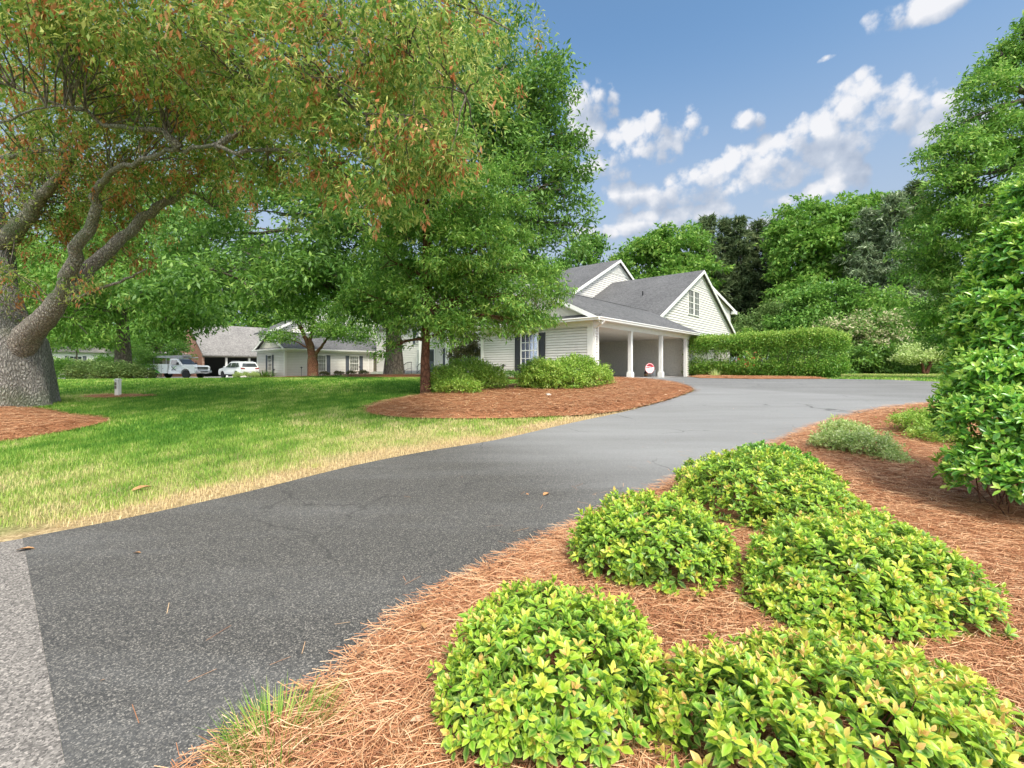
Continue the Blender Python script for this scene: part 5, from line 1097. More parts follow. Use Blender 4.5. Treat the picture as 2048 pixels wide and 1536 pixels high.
# clipped hedge right of the carport
p = onground(1520, 25.5); root = empty('clipped_hedge', p); tag(root, 'long clipped green hedge with flat top and rounded end right of the carport', 'hedge')
h0 = Vector((11.55, 28.3)); h1 = Vector((16.2, 23.9)); hd = (h1 - h0); hL = hd.length; hd.normalize(); hn = Vector((-hd.y, hd.x)); nC = 9000
tt = rg.random(nC) * (hL + 1.6) - 0.4; ph = rg.random(nC) * 6.28; ex = 0.45
cx_ = np.sign(np.cos(ph)) * np.abs(np.cos(ph)) ** ex; cz_ = np.sign(np.sin(ph)) * np.abs(np.sin(ph)) ** ex; over = np.clip((tt - hL) / 1.2, 0, 1); sh = np.sqrt(1 - over ** 2 * 0.97) * np.where(rg.random(nC) < 0.35, rg.uniform(0.3, 0.85, nC), rg.uniform(0.88, 1.0, nC)) * (1 + 0.05 * np.sin(tt * 2.3) + 0.04 * np.sin(tt * 5.1 + cx_ * 3))
zt_ = 1.16 + 0.05 * ss(2.5, 5.5, tt); HX = h0.x + hd.x * tt + hn.x * cx_ * 1.05 * sh; HY = h0.y + hd.y * tt + hn.y * cx_ * 1.05 * sh; HZ_ = h(HX, HY) + 0.08 + zt_ + cz_ * zt_ * (0.5 + 0.5 * sh)
C = np.stack([HX, HY, HZ_], 1); d = norm(np.stack([hn.x * cx_, hn.y * cx_, cz_], 1)); P, D, Nn, l_, w_, r_ = clump_leaves(C - np.array(p), d, 12, 0.24, 0.10, 0.05, 0.0, 0.9)
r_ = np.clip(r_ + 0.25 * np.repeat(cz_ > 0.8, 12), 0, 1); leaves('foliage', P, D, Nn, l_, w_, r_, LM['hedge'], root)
m = MB()
for i in range(34):
    q = h0 + hd * random.uniform(0, hL); z0_ = float(h(q.x, q.y)); s0 = Vector((q.x, q.y, z0_)) - p; s1 = s0 + Vector((random.uniform(-.5, .5), random.uniform(-.5, .5), random.uniform(1.2, 2.0))); m.tube(bez(s0, s1, (0, 0, 0.1), 5, 0.03), taper(0.03, 0.01, 5), 5, False)
m.build('stems', M['bark'], root)
p = onground(1488, 24.6); o = empty('camellia_bush', p + Vector((0, 0, 0.0)))
C = np.array([(rg.normal() * .25, rg.normal() * .1 - 0.25, 0.55 + rg.random() * .9) for _ in range(90)]); P, D, Nn, l_, w_, r_ = clump_leaves(C, rdir(90), 8, 0.14, 0.09, 0.045); leaves('foliage', P, D, Nn, l_, w_, r_, LM['hedge'], o)
P, D, Nn, l_, w_, r_ = clump_leaves(C[:16] + np.array([0, -0.12, 0.0]), rdir(16), 7, 0.05, 0.06, 0.05); leaves('blossoms', P, D, Nn, l_, w_, r_, M['red'], o); tag(o, 'small bush with red blossoms growing against the clipped hedge', 'shrub')
def tuft(pt, name, label, n, Ln, wd, mat, cat, spread=0.2, group=None):
    o = empty(name, pt); tag(o, label, cat, group); a_ = rg.random(n) * 6.28; r_ = rg.random(n) ** .5 * spread
    lean = rg.uniform(0.1, 0.8, n); P = np.stack([np.cos(a_) * r_, np.sin(a_) * r_, np.full(n, -0.01)], 1); D = norm(np.stack([np.cos(a_) * lean, np.sin(a_) * lean, np.ones(n)], 1)); Nn = norm(np.stack([-np.cos(a_), -np.sin(a_), lean], 1))
    seg = 4; s_ = Ln * rg.uniform(0.6, 1.15, n); S = norm(np.cross(D, Nn)); V = []
    for k in range(seg + 1):
        t = k / seg; c = P + D * (s_ * t)[:, None] + np.stack([np.cos(a_), np.sin(a_), -0.5 * np.ones(n)], 1) * (s_ * lean * 0.5 * t * t)[:, None]; w_ = wd * (1 - t ** 2 * 0.95)
        V += [c - S * w_ / 2, c + S * w_ / 2]
    V = np.stack(V, 1); Fc = np.concatenate([np.arange(n)[:, None] * (2 * seg + 2) + np.array([[2 * k, 2 * k + 1, 2 * k + 3, 2 * k + 2]]) for k in range(seg)])
    mesh_obj('blades', V.reshape(-1, 3), Fc, mat, o, attrs={'rnd': np.repeat(rg.random(n) * (0.8 if name != 'grass_tuft' else 0.7), 2 * seg + 2)})
    return o
tuft(onground(1432, 24.8), 'iris_clump', 'grey-green strappy clump at the left foot of the hedge', 70, 0.5, 0.03, LM['pale'], 'plant')
tuft(dloc(-1.0, 2.2).to_3d() + Vector((0, 0, 0.8)), 'iris_clump', 'green strappy clump at the end wall of the low building', 160, 0.75, 0.05, LM['mid'], 'plant', 0.9)
for i, (px, lb) in enumerate(((476, 'nearest the white SUV wheel'), (492, 'middle one behind the white stone'), (509, 'right one next to the strappy clump'))):
    p = onground(px, 42.6); shrub('boxwood_ball', 'small round pale-edged shrub, ' + lb, tuple(p), [Lb(px, 42.6, 0.34, 0.34, 0.55)], 'pale', 130, 14, 0.15, 0.09, 0.05, group='little round shrubs near the SUV', stems=3)
for i, px in enumerate((648, 678, 702, 726)):
    q = onground(px, 44.3); shrub('low_shrub', 'low reddish shrub at the wall foot, ' + ['under the first window', 'midway between the two windows', 'under the second window', 'left of the downspout'][i], tuple(q), [Lb(px, 44.3, 0.45, 0.35, 0.4)], 'brownish', 90, 12, 0.16, 0.10, 0.05, group='low shrubs under the garage windows', stems=3)
p = onground(1015, 20.6); shrub('low_shrub', 'low dark green shrub around the path light by the carport', tuple(p), [(p.x + .1, 20.7, 1.2, 0.5, 0.3, 0.28)], 'oak2', 150, 12, 0.15, 0.07, 0.03, stems=4)
# left azalea beds
p = onground(225, 33); shrub('azalea_bed_bush', 'broad low azalea bush in front of the lawn tree trunk', tuple(p), [Lb(185, 33, 1.5, 1.2, 1.4), Lb(235, 32.5, 1.6, 1.2, 1.3), Lb(268, 33, 1.0, 1.0, 1.0)], 'darkshrub', 1700, 14, 0.3, 0.13, 0.05, stems=10)
for (px, Y, rx, top, mt, lb) in ((120, 43, 1.7, 2.0, 'hedge', 'rounded bright shrub left of the azalea bush'), (175, 44, 1.6, 1.7, 'pale', 'pale tinted shrub between rounded shrub and lawn tree'), (212, 46, 1.5, 2.2, 'mid', 'green shrub directly left of the lawn tree trunk'), (283, 46, 1.6, 3.2, 'bright', 'tall lime green shrub behind the utility truck tail'), (80, 52, 2.0, 1.8, 'mid', 'low far shrub beside the big oak trunk')):
    p = onground(px, Y); shrub('garden_shrub', lb, tuple(p), [Lb(px, Y, rx, rx, top), Lb(px + 14, Y - .5, rx * .7, rx * .7, top * .75)], mt, 700, 12, 0.35, 0.15, 0.07, stems=5, group='shrubs behind the left lawn')
# layered green tree left of the brick building
bgtree('layered_tree', 320, 50, 650, 0.15, [(300, 690, 50, 40, 16, 2), (335, 672, 51, 35, 14, 2), (350, 700, 49, 20, 12, 1.2), (255, 690, 52, 30, 18, 2)], 'mid', 'layered feathery small tree left of the brick gable', 420, 0.3, 0.13, 0.9)
bgtree('ornamental_tree', 155, 47, 640, 0.12, [(150, 660, 47, 45, 16, 2), (120, 680, 47, 25, 14, 1.5), (195, 672, 47, 30, 14, 1.5)], 'bright', 'small multi-stemmed tree in front of the far left house', 330, 0.28, 0.12, 0.9)

# ------------------------------------------------------------------ foreground shrubs made of rosettes
def rosette_shrub(name, label, lobes, mat, nros, Ln=0.049, Wn=0.023, group=None, kleaf=7, base=None, updir=0.6, cat='shrub', open_=0.9, young=0.55, inner_fill=0.45, jitter=0.06):
    lb = np.array(lobes, float); lb[:, 3:6] *= 0.96
    if base is None: base = (lb[:, 0].mean(), lb[:, 1].mean(), float(h(lb[:, 0].mean(), lb[:, 1].mean())))
    root = empty(name, base); tag(root, label, cat, group)
    ar = lb[:, 3] * lb[:, 4] + lb[:, 3] * lb[:, 5] + lb[:, 4] * lb[:, 5]; i = rg.choice(len(lb), nros, p=ar / ar.sum()); d = rdir(nros)
    d[:, 2] = np.where((d[:, 2] < -0.25), -d[:, 2] * 0.8, d[:, 2]); d = norm(d)
    lump = 1 + 0.07 * np.sin(d[:, 0] * 6 + i * 1.3) * np.cos(d[:, 1] * 5 + i) + 0.05 * np.sin(d[:, 0] * 13 + d[:, 2] * 9 + i) + np.abs(rg.normal(0, 0.06, nros)) - 0.03
    depth = np.where(rg.random(nros) < inner_fill, rg.uniform(0.72, 0.93, nros), 1.0)
    C = lb[i, :3] + d * lb[i, 3:6] * (lump * depth)[:, None]
    # drop those buried deep in another lobe
    ins = np.zeros(nros, bool)
    for j in range(len(lb)):
        q = (((C - lb[j, :3]) / lb[j, 3:6]) ** 2).sum(1); ins |= (q < 0.35) & (i != j)
    g_ = h(C[:, 0], C[:, 1]) + 0.05; keep = ~ins & (C[:, 2] > g_)
    keep &= (np.sin(C[:, 0] * 21 + 1.3) * np.sin(C[:, 1] * 19) * np.sin(C[:, 2] * 23 + 0.7) > -0.42) | (rg.random(nros) < 0.25)
    C = C[keep]; d = d[keep]; depth = depth[keep]; n = len(C)
    nrm = norm(d / lb[i[keep], 3:6]); ax = norm(nrm * 0.75 + np.array([0, 0, updir]) + rg.normal(0, 0.22, (n, 3)))
    k = kleaf; t = norm(np.cross(ax, rdir(n))); b2 = np.cross(ax, t)
    ph = (np.arange(k)[None] * 2.4 + rg.random(n)[:, None] * 6.28 + rg.normal(0, 0.2, (n, k)))
    ring = np.arange(k)[None] / (k - 1.0)             # 0 inner (young, upright) .. 1 outer (older, flatter)
    el = np.radians(68 - 58 * ring + rg.normal(0, 9, (n, k)))
    rad_ = np.cos(ph)[..., None] * t[:, None] + np.sin(ph)[..., None] * b2[:, None]
    D = rad_ * np.cos(el)[..., None] + ax[:, None] * np.sin(el)[..., None]
    Nn = ax[:, None] * np.cos(el)[..., None] - rad_ * np.sin(el)[..., None]
    P = C[:, None] - ax[:, None] * (ring * Ln * 0.55)[..., None] + D * 0.004
    s = (0.62 + 0.45 * ring) * rg.uniform(0.8, 1.2, (n, k)) * rg.uniform(0.8, 1.2, (n, 1))
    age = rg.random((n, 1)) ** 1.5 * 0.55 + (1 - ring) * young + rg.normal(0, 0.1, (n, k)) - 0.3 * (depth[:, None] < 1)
    f = lambda a_: a_.reshape(-1, a_.shape[-1]) if a_.ndim == 3 else a_.ravel()
    leaves('foliage', f(P) - np.array(base), f(D), f(Nn), f(Ln * s), f(Wn * s * rg.uniform(0.85, 1.15, (n, k))), np.clip(f(age), 0, 1), LM[mat], root, LEAF_FULL)
    m = MB()
    for q in rg.choice(n, min(n, 60), replace=False):
        l0 = lb[i[keep][q]]; s0 = Vector((l0[0] + rg.normal(0, .05) - base[0], l0[1] + rg.normal(0, .05) - base[1], float(h(l0[0], l0[1])) - base[2])); e = Vector(C[q] - np.array(base))
        m.tube(bez(s0, e, (0, 0, -0.04), 5, 0.01), taper(0.006, 0.002, 5), 5, False)
    m.build('stems', M['bark_red'], root)
    return root
def RL(px, py, Y, rx, rz, ry): return lobesW([(px, py, Y, rx, rz, ry)])[0]
gF = 'leafy lime shrubs in the front bed'
rosette_shrub('leafy_shrub', 'lime leafed shrub at bottom centre nearest the driveway edge', [RL(1105, 1395, 2.0, 215, 195, 0.44), RL(1000, 1430, 1.88, 125, 150, 0.3), RL(1225, 1385, 2.1, 118, 165, 0.3), RL(1090, 1275, 2.28, 150, 95, 0.28)], 'shrubA', 2100, group=gF)
rosette_shrub('leafy_shrub', 'golden green shrub cut off by the bottom right corner', [RL(1690, 1500, 1.7, 240, 185, 0.42), RL(1490, 1500, 1.7, 170, 175, 0.36), RL(1900, 1520, 1.8, 200, 150, 0.4), RL(1620, 1410, 1.95, 190, 125, 0.28), RL(1820, 1420, 2.0, 150, 95, 0.28), RL(2050, 1570, 1.8, 120, 110, 0.3), RL(1730, 1340, 2.15, 80, 60, 0.18)], 'shrubA', 3100, group=gF, young=0.72)
rosette_shrub('leafy_shrub', 'widest lime shrub in the middle of the right-hand front group', [RL(1665, 1170, 2.75, 165, 125, 0.42), RL(1820, 1195, 2.7, 130, 115, 0.40), RL(1590, 1215, 2.62, 95, 100, 0.30), RL(1740, 1120, 3.0, 120, 90, 0.36), RL(1700, 1235, 2.5, 150, 70, 0.25)], 'shrubA', 2900, group=gF, young=0.55)
rosette_shrub('leafy_shrub', 'smaller lime shrub at the driveway edge above the bottom centre one', [RL(1300, 1100, 3.15, 145, 108, 0.46), RL(1225, 1105, 3.1, 78, 82, 0.30), RL(1395, 1110, 3.2, 66, 82, 0.30)], 'shrubA', 1900, group=gF, young=0.5)
rosette_shrub('leafy_shrub', 'long lime shrub mound behind the two middle front shrubs', [RL(1500, 1010, 4.1, 135, 108, 0.55), RL(1610, 1040, 3.75, 115, 88, 0.45), RL(1430, 978, 4.5, 75, 62, 0.4), RL(1560, 970, 4.5, 110, 60, 0.4)], 'shrubA', 3000, group=gF, young=0.5)
rosette_shrub('leafy_shrub', 'farthest and greenest shrub of the front bed group', [RL(1545, 935, 5.4, 70, 48, 0.5), RL(1610, 965, 5.0, 50, 42, 0.34)], 'shrubB', 1000, group=gF, young=0.5, Ln=0.05)
p = onground(1715, 6.2); shrub('pale_azalea', 'pale variegated azalea sprawling on the pine straw right of the driveway', tuple(p), [RL(1690, 870, 6.9, 45, 30, .35), RL(1730, 895, 6.3, 55, 32, .4), RL(1785, 925, 5.9, 32, 20, .25), RL(1665, 885, 6.5, 40, 22, .25)], 'pale', 1300, 10, 0.06, 0.04, 0.019, stems=60, inner=0.55)
tuft(G(1668, 838), 'seedling', 'tiny pale seedling sprouting at the driveway edge above the pale azalea', 26, 0.14, 0.02, LM['pale'], 'plant', 0.03)
p = onground(1850, 7.6); shrub('green_azalea', 'fresh green low azalea at the foot of the big right shrub', tuple(p), [RL(1850, 850, 7.8, 50, 32, .4), RL(1880, 880, 7.0, 50, 34, .4), RL(1830, 845, 7.6, 40, 18, .3)], 'azalea', 800, 11, 0.09, 0.045, 0.018, stems=40, inner=0.5)
big = [RL(2025, 960, 4.0, 105, 95, 0.5), RL(2000, 850, 4.2, 105, 90, 0.5), RL(2060, 760, 4.4, 140, 110, 0.6), RL(1985, 750, 4.3, 60, 50, 0.3), RL(2070, 630, 4.5, 130, 100, 0.6), RL(1975, 650, 4.6, 55, 45, 0.35), RL(2095, 520, 4.5, 115, 100, 0.5), RL(1990, 560, 4.7, 55, 40, 0.3), RL(2110, 410, 4.5, 75, 80, 0.45), RL(2120, 900, 3.9, 110, 150, 0.6), RL(2030, 470, 4.6, 40, 40, 0.25), RL(2030, 800, 4.3, 100, 90, 0.5), RL(2050, 700, 4.45, 110, 80, 0.5)]
rosette_shrub('broadleaf_shrub', 'towering glossy green shrub filling the right edge', big, 'shrubB', 8000, Ln=0.082, Wn=0.034, kleaf=6, base=tuple(onground(2040, 4.2)), updir=0.35, young=0.68, inner_fill=0.5)
tuft(Vector((-0.93, 1.78, 0.10)), 'grass_tuft', 'long green grass tuft at the bottom edge beside the driveway', 380, 0.19, 0.0045, M['grass'], 'grass', 0.17)

# ------------------------------------------------------------------ pine straw, grass blades, leaves
beds_all = [bed_poly, island_poly, treering, oakring, postring, hedgebed, gablebed, garagebed, leftbed]
def bedz(poly, rise, off, X, Y): return h(X, Y) + off + rise * ss(0, 0.5, edgedist(poly, X, Y))
def needles(name, poly, rise, off, n, Ln, wd, xr_, yr_, group=None, ylaw=None):
    X = rg.uniform(xr_[0], xr_[1], n); Y = rg.uniform(yr_[0], yr_[1], n) if ylaw is None else ylaw(n)
    k = (inpoly(poly, X, Y) | (edgedist(poly, X, Y) < 0.05)) & (np.abs(X) < Y * 1.25 + 0.6); X = X[k]; Y = Y[k]; n = len(X)
    if n == 0: return
    Z = bedz(poly, rise, off, X, Y) + rg.random(n) * (0.035 if Ln < 0.25 else 0.02)
    a_ = rg.random(n) * 6.28; cv = rg.normal(0, 0.5, n); s_ = Ln * rg.uniform(0.5, 1.2, n); tilt = rg.normal(0, 0.10, n); V = []
    seg = 3; px = X.copy(); py = Y.copy(); pz = Z.copy()
    for q in range(seg + 1):
        aa = a_ + cv * q / seg; sx, sy = -np.sin(aa) * wd / 2, np.cos(aa) * wd / 2
        V += [np.stack([px - sx, py - sy, pz + 0.0006], 1), np.stack([px + sx, py + sy, pz - 0.0006], 1)]
        px = px + np.cos(aa) * s_ / seg; py = py + np.sin(aa) * s_ / seg; pz = pz + tilt * s_ / seg * (1 - q)
    V = np.stack(V, 1); Fc = np.concatenate([np.arange(n)[:, None] * (2 * seg + 2) + np.array([[2 * q, 2 * q + 1, 2 * q + 3, 2 * q + 2]]) for q in range(seg)])
    o = mesh_obj(name, V.reshape(-1, 3), Fc, M['straw'], attrs={'rnd': np.repeat(np.clip(rg.beta(1.6, 1.4, n), 0, 1), 2 * seg + 2)}); o['kind'] = 'stuff'
needles('pine_straw', bed_poly, 0.05, 0.02, 190000, 0.14, 0.0021, (-2, 6), (0.9, 4.2))
needles('pine_straw', bed_poly, 0.05, 0.02, 140000, 0.16, 0.0042, (0, 12), (4.2, 9.5))
needles('pine_straw', bed_poly, 0.05, 0.02, 30000, 0.24, 0.009, (3, 16), (9.5, 13))
needles('pine_straw', island_poly, 0.10, 0.03, 60000, 0.24, 0.010, (-4.5, 8), (9.5, 20.5))
needles('pine_straw', treering, 0.08, 0.02, 45000, 0.20, 0.008, (-16, -6), (7, 13.5))
needles('pine_straw', oakring, 0.12, 0.03, 9000, 0.3, 0.018, (-11, -3), (24, 29))
needles('pine_straw', hedgebed, 0.08, 0.03, 9000, 0.3, 0.016, (9, 18), (21, 29))
needles('pine_straw', gablebed, 0.06, 0.03, 5000, 0.25, 0.014, (-6, 4), (19, 26))
needles('pine_straw', postring, 0.03, 0.02, 2500, 0.22, 0.011, (post.x - 2, post.x + 2), (post.y - 1, post.y + 1))

def litter(name, poly, n, xr_, yr_, zoff, sz):
    X = rg.uniform(xr_[0], xr_[1], n); Y = rg.uniform(yr_[0], yr_[1], n); k = inpoly(poly, X, Y) & (np.abs(X) < Y * 1.2 + .3); X = X[k]; Y = Y[k]; n = len(X)
    P = np.stack([X, Y, h(X, Y) + zoff], 1); D = norm(rdir(n) * np.array([1, 1, 0.2])); Nn = norm(rdir(n) * 0.5 + np.array([0, 0, 1.0])); s = sz * rg.uniform(0.5, 1.2, n)
    o = leaves(name, P, D, Nn, s, s * 0.45, rg.random(n), M['litter'], None, LEAF_FULL); o['kind'] = 'stuff'
M['litter'] = leafmat('litter', [(0, (0.22, 0.09, 0.04)), (0.5, (0.45, 0.24, 0.12)), (1, (0.74, 0.56, 0.40))], 0.7, 0.1, 0.2)
litter('leaf_litter', bed_poly, 700, (-2, 9), (1, 9), 0.085, 0.06); litter('leaf_litter', drive_poly, 60, (-6, 8), (2, 14), 0.02, 0.035); litter('leaf_litter', island_poly, 160, (-5, 8), (9, 20), 0.15, 0.09)
def lawnneedles():
    n = 2600; X = rg.uniform(-8, 12, n); Y = 1.5 + 13 * rg.random(n) ** 1.6; k = inpoly(drive_poly, X, Y) & (edgedist(right_edge, X, Y, False) < np.abs(rg.normal(0, 0.55, n)))
    X = X[k]; Y = Y[k]; n = len(X); a_ = rg.random(n) * 6.28; s = rg.uniform(.08, .16, n); V = []; wd = 0.0016 + 0.0004 * Y
    for (f, sg) in ((0, -1), (0, 1), (1, 1), (1, -1)): V.append(np.stack([X + np.cos(a_) * s * f - np.sin(a_) * wd * sg / 2, Y + np.sin(a_) * s * f + np.cos(a_) * wd * sg / 2, h(X, Y) + 0.020 + 0.004 * f], 1))
    o = mesh_obj('pine_straw', np.stack(V, 1).reshape(-1, 3), np.arange(n * 4).reshape(-1, 4), M['straw'], attrs={'rnd': np.repeat(rg.random(n), 4)}); o['kind'] = 'stuff'
lawnneedles()

def grass(n, y0, y1, Ln, wd, xr_, name='lawn_grass'):
    X = rg.uniform(xr_[0], xr_[1], n); Y = rg.uniform(y0, y1, n); k = np.abs(X) < Y * 1.2 + 0.5
    X = X[k]; Y = Y[k]; k = np.ones(len(X), bool)
    for pl in [drive_poly, road_poly] + beds_all + [apron, walk_poly, walk2, walk3]: k &= ~inpoly(pl, X, Y)
    # footprints of the buildings
    rel = np.stack([X - P0.x, Y - P0.y], 1); s_ = rel @ np.array(U); t_ = rel @ np.array(Wd); k &= ~((s_ > -0.1) & (t_ > -0.3) & (t_ < 40))
    rel = np.stack([X - DP.x, Y - DP.y], 1); s_ = rel @ np.array(U); t_ = rel @ np.array(Wd); k &= ~((s_ > -0.1) & (t_ > -0.2))
    dr = dryf(X, Y); nz = vnoise(X, Y, 1.6, 3) * 0.6 + vnoise(X, Y, 6, 4) * 0.5; dd = dr + nz * 0.75
    k &= rg.random(len(X)) < np.clip(1.25 - 1.0 * np.clip(dd - 0.25, 0, 1) * 1.0, 0.4, 1)
    X = X[k]; Y = Y[k]; dd = dd[k]; n = len(X)
    Z = h(X, Y); a_ = rg.random(n) * 6.28; lean = np.abs(rg.normal(0, 0.55, n)); hh = Ln * rg.uniform(0.5, 1.3, n)
    P = np.stack([X, Y, Z], 1); S = np.stack([-np.sin(a_), np.cos(a_), np.zeros(n)], 1) * (wd / 2)
    Tm = P + np.stack([np.cos(a_) * lean * .3, np.sin(a_) * lean * .3, np.full(n, .6)], 1) * hh[:, None]; Tt = P + np.stack([np.cos(a_) * lean, np.sin(a_) * lean, np.ones(n)], 1) * hh[:, None]
    V = np.stack([P - S, P + S, Tm + S * .8, Tm - S * .8, Tt], 1); Fc = np.concatenate([np.arange(n)[:, None] * 5 + np.array([[0, 1, 2]]), np.arange(n)[:, None] * 5 + np.array([[0, 2, 3]]), np.arange(n)[:, None] * 5 + np.array([[3, 2, 4]])])
    r_ = np.clip(0.31 + 0.72 * dd + rg.normal(0, 0.16, n), 0, 1)
    o = mesh_obj(name, V.reshape(-1, 3), Fc, M['grass'], attrs={'rnd': np.repeat(r_, 5)}); o['kind'] = 'stuff'
grass(150000, 3.9, 8, 0.05, 0.0055, (-9, 4))
grass(160000, 8, 14, 0.055, 0.010, (-16, 6))
grass(130000, 14, 26, 0.06, 0.020, (-30, 4))
grass(110000, 26, 46, 0.035, 0.05, (-50, 2))
grass(60000, 18, 42, 0.07, 0.035, (13, 48))

# fallen leaves and a few small stones
def fallen(px, py, label, sz=0.09, off=0.02, rot=0.0):
    p = G(px, py); n = 1; o = leaves('fallen_leaf', np.zeros((1, 3)), np.array([[math.cos(rot), math.sin(rot), 0.12]]), np.array([[0.1, 0.2, 1.0]]), np.array([sz]), np.array([sz * 0.5]), np.array([0.5]), M['deadleaf'], None, LEAF_FULL)
    o.location = (p.x, p.y, p.z + off); tag(o, label, 'leaf', 'fallen dry leaves')
fallen(30, 1107, 'curled brown leaf on the seam of old road and driveway', 0.12, rot=0.3); fallen(266, 1112, 'small pale leaf alone on the dark driveway, left part', 0.06)
fallen(1087, 995, 'orange brown leaf on the driveway left of the front shrubs', 0.12, rot=1.0)
fallen(262, 990, 'dry strip leaf in the yellow grass near the left driveway edge', 0.2, 0.04, 1.2); fallen(850, 1292, 'tan leaf on pine straw left of the bottom centre shrub', 0.06, 0.09, 2.0)
fallen(812, 1322, 'round tan leaf on pine straw nearest the driveway, bottom centre', 0.05, 0.09, 0.5); fallen(1372, 1292, 'pale leaf on straw between the three nearest shrubs', 0.07, 0.1, 2.6)
fallen(1300, 1465, 'long dry leaf between the two bottom shrubs', 0.11, 0.1, -1.2); fallen(1655, 898, 'bleached leaf on straw left of the pale azalea', 0.09, 0.09, 0.2); fallen(1245, 1170, 'curled leaf in straw below the smaller driveway shrub', 0.07, 0.1, 1.8)
def rock(pt, sz, label, seed):
    r_ = random.Random(seed); m = MB(); m.lathe([(sz * .6, 0), (sz, sz * .25), (sz * .9, sz * .5), (sz * .4, sz * .7)], n=9)
    for v in m.v: v.x *= r_.uniform(.85, 1.2); v.y *= r_.uniform(.8, 1.2); v.z *= r_.uniform(.85, 1.15)
    o = m.build('stone', M['stone'], None); o.location = pt; tag(o, label, 'stone')
rock(G(1097, 800) + Vector((0, 0, 0.12)), 0.08, 'small pale stone at the foot of the island azalea', 1); rock(onground(487, 42.0) + Vector((0, 0, 0.06)), 0.28, 'pale pinkish rock between the little round shrubs', 2)

# ------------------------------------------------------------------ sky, sun, camera
SUN_AZ = (0.30, -0.75); SUN_EL = 55
wd_ = bpy.data.worlds.new('World'); sc.world = wd_; wd_.use_nodes = True; nt = wd_.node_tree; nt.nodes.clear()
out = N(nt, 'ShaderNodeOutputWorld'); bg = N(nt, 'ShaderNodeBackground', Strength=0.13); L(nt, bg.outputs[0], out.inputs[0])
sky = N(nt, 'ShaderNodeTexSky', sky_type='NISHITA'); sky.sun_disc = False; sky.sun_elevation = R(SUN_EL)
sky.sun_rotation = math.atan2(SUN_AZ[0], SUN_AZ[1]); sky.air_density = 1.0; sky.dust_density = 1.2; sky.ozone_density = 1.2
tc = N(nt, 'ShaderNodeTexCoord'); sep = N(nt, 'ShaderNodeSeparateXYZ'); L(nt, tc.outputs['Generated'], sep.inputs[0])
def mth(op, a, b=None, c=None, clamp=False):
    n = N(nt, 'ShaderNodeMath', operation=op); n.use_clamp = clamp
    for i, v in enumerate((a, b, c)):
        if v is None: continue
        if hasattr(v, 'is_output') or isinstance(v, bpy.types.NodeSocket): L(nt, v, n.inputs[i])
        else: n.inputs[i].default_value = v
    return n.outputs[0]
az = mth('ARCTAN2', sep.outputs[0], sep.outputs[1]); el = mth('ARCSINE', sep.outputs[2])
cb = N(nt, 'ShaderNodeCombineXYZ'); L(nt, az, cb.inputs[0]); L(nt, el, cb.inputs[1])
n1 = N(nt, 'ShaderNodeTexNoise', Scale=8.0, Detail=6.0, Roughness=0.55); L(nt, cb.outputs[0], n1.inputs['Vector'])
mpo = N(nt, 'ShaderNodeMapping'); mpo.inputs['Location'].default_value = (0.018, -0.026, 0); L(nt, cb.outputs[0], mpo.inputs[0])
n1b = N(nt, 'ShaderNodeTexNoise', Scale=8.0, Detail=6.0, Roughness=0.55); L(nt, mpo.outputs[0], n1b.inputs['Vector'])
n2 = N(nt, 'ShaderNodeTexNoise', Scale=26.0, Detail=4.0, Roughness=0.6); L(nt, cb.outputs[0], n2.inputs['Vector'])
n2b = N(nt, 'ShaderNodeTexNoise', Scale=26.0, Detail=4.0, Roughness=0.6); L(nt, mpo.outputs[0], n2b.inputs['Vector'])
def azel(px, py):
    x = (px - 1024) / F; z = (HZ - py) / F; r_ = math.sqrt(x * x + 1); return math.atan2(x, 1), math.atan2(z, r_)
blobs = [(1180, 205, 42, 40), (1172, 268, 34, 36), (1195, 330, 40, 22), (1262, 305, 62, 46), (1312, 250, 30, 40), (1370, 255, 42, 34), (1300, 290, 70, 45), (1240, 335, 75, 24), (1500, 238, 30, 24),
         (1700, 225, 56, 62), (1740, 250, 100, 58), (1790, 235, 40, 40), (1660, 275, 60, 44), (1860, 245, 66, 60), (1905, 215, 66, 56), (1960, 260, 60, 50), (1590, 290, 38, 42), (1520, 340, 110, 46), (1410, 362, 60, 42), (1330, 388, 60, 34), (1450, 375, 150, 34), (1250, 392, 50, 26),
         (1690, 345, 38, 34), (1655, 376, 50, 20), (1860, 15, 130, 30), (1765, 32, 46, 22), (1552, 405, 70, 17), (1390, 425, 170, 18), (1700, 295, 120, 24), (1280, 455, 110, 16), (1540, 445, 120, 14), (1650, 118, 20, 7)]
def puffs(vec, s, w):
    nd = N(nt, 'ShaderNodeTexNoise', Scale=s * 1.3, Detail=2.0); L(nt, vec, nd.inputs['Vector'])
    mv = N(nt, 'ShaderNodeVectorMath', operation='MULTIPLY_ADD'); L(nt, nd.outputs['Color'], mv.inputs[0]); mv.inputs[1].default_value = (0.7 / s, 0.7 / s, 0); L(nt, vec, mv.inputs[2])
    vo = N(nt, 'ShaderNodeTexVoronoi', Scale=s); L(nt, mv.outputs[0], vo.inputs['Vector'])
    return mth('MULTIPLY', mth('SUBTRACT', 0.47, vo.outputs['Distance']), w)
den = None; dup_ = None
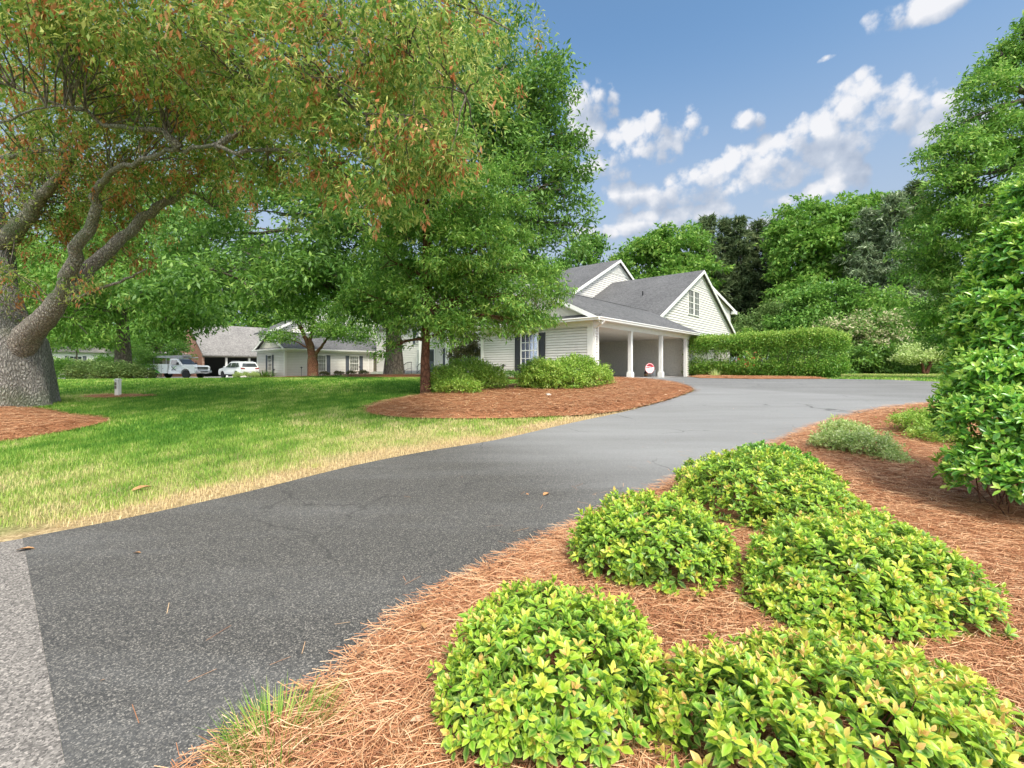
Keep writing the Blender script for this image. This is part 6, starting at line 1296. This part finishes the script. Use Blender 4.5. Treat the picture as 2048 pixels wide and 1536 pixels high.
for (px, py, rx, ry) in blobs:
    a0, e0 = azel(px, py); a1, _ = azel(px + rx, py); _, e1 = azel(px, py - ry)
    u = mth('MULTIPLY', mth('SUBTRACT', az, a0), 1 / (abs(a1 - a0) * 1.30)); v = mth('MULTIPLY', mth('SUBTRACT', el, e0), 1 / (abs(e1 - e0) * 1.30)); v2 = mth('ADD', v, 0.026 / (abs(e1 - e0) * 1.30)); u2 = mth('SUBTRACT', u, 0.014 / (abs(a1 - a0) * 1.30))
    q = mth('SUBTRACT', 1.0, mth('ADD', mth('MULTIPLY', u, u), mth('MULTIPLY', v, v)))
    q2 = mth('SUBTRACT', 1.0, mth('ADD', mth('MULTIPLY', u2, u2), mth('MULTIPLY', v2, v2)))
    den = q if den is None else mth('SMOOTH_MAX', den, q, 0.15); dup_ = q2 if dup_ is None else mth('SMOOTH_MAX', dup_, q2, 0.15)
# unseen clouds added beside and behind the camera as neutral fill light
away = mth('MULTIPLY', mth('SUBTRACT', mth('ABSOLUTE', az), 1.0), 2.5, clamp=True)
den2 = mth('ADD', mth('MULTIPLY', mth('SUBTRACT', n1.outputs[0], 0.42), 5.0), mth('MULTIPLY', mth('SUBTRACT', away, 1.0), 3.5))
lit = mth('SUBTRACT', den, dup_); den = mth('MAXIMUM', mth('MAXIMUM', den, -1.5), den2)
fn = mth('ADD', mth('MULTIPLY', mth('SUBTRACT', n1.outputs[0], 0.48), 2.3), mth('MULTIPLY', mth('SUBTRACT', n2.outputs[0], 0.5), 2.0))
fnb = mth('ADD', mth('MULTIPLY', mth('SUBTRACT', n1b.outputs[0], 0.48), 2.3), mth('MULTIPLY', mth('SUBTRACT', n2b.outputs[0], 0.5), 2.0))
fn = mth('ADD', fn, mth('ADD', puffs(cb.outputs[0], 16, 1.5), puffs(cb.outputs[0], 40, 0.8))); fnb = mth('ADD', fnb, mth('ADD', puffs(mpo.outputs[0], 16, 1.5), puffs(mpo.outputs[0], 40, 0.8)))
tot = mth('ADD', den, fn)
al = N(nt, 'ShaderNodeMapRange', interpolation_type='SMOOTHSTEP'); L(nt, tot, al.inputs[0]); al.inputs[1].default_value = -0.05; al.inputs[2].default_value = 0.75
shd = mth('ADD', mth('MULTIPLY', mth('SUBTRACT', fn, fnb), 0.36), mth('ADD', mth('MULTIPLY', lit, 0.55), mth('MULTIPLY_ADD', tot, -0.11, 0.50)), clamp=True)
cr = ramp(nt, [(0.0, (1.75, 2.05, 2.6)), (0.4, (2.4, 2.65, 3.1)), (0.85, (3.9, 3.9, 4.0))], shd); cm = N(nt, 'ShaderNodeVectorMath', operation='SCALE'); L(nt, cr.outputs[0], cm.inputs[0]); L(nt, mth('MULTIPLY_ADD', away, 3.2, 1.0), cm.inputs[3])  # added clouds out of view are boosted to fill the shade
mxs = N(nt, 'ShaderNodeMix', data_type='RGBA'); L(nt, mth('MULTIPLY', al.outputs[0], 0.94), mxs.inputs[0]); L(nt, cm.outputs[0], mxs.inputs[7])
# pale humid air low in the sky
hz = N(nt, 'ShaderNodeMapRange', interpolation_type='SMOOTHSTEP'); L(nt, el, hz.inputs[0]); hz.inputs[1].default_value = 0.65; hz.inputs[2].default_value = 0.12; hz.inputs[3].default_value = 0; hz.inputs[4].default_value = 0.85
mxh = N(nt, 'ShaderNodeMix', data_type='RGBA'); L(nt, hz.outputs[0], mxh.inputs[0]); tn = N(nt, 'ShaderNodeMix', data_type='RGBA', blend_type='MULTIPLY'); tn.inputs[0].default_value = 1; L(nt, sky.outputs[0], tn.inputs[6]); tn.inputs[7].default_value = (0.72, 0.88, 0.90, 1); L(nt, tn.outputs[2], mxh.inputs[6]); mxh.inputs[7].default_value = (2.1, 2.3, 2.7, 1)
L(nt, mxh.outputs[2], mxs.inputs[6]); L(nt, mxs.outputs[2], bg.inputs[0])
sl = bpy.data.lights.new('sun', 'SUN'); sl.energy = 2.7; sl.angle = R(14); sl.color = (1.0, 0.95, 0.86); so = bpy.data.objects.new('sun', sl); col.objects.link(so)
dv = Vector((SUN_AZ[0], SUN_AZ[1], 0)).normalized() * math.cos(R(SUN_EL)) + Vector((0, 0, math.sin(R(SUN_EL)))); so.rotation_euler = dv.to_track_quat('Z', 'Y').to_euler()
cam = bpy.data.cameras.new('camera'); cam.sensor_width = 36; cam.lens = 36 * F / 2048; cam.shift_y = -(768 - HZ) / 2048; cam.clip_end = 3000; cam.clip_start = 0.05
co = bpy.data.objects.new('camera', cam); co.location = (0, 0, EYE); co.rotation_euler = (R(90), 0, 0); col.objects.link(co); sc.camera = co
sc.view_settings.view_transform = 'Standard'; sc.view_settings.look = 'None'; sc.cycles.max_bounces = 5; sc.cycles.diffuse_bounces = 3; sc.view_settings.exposure = 0.9; sc.view_settings.gamma = 1
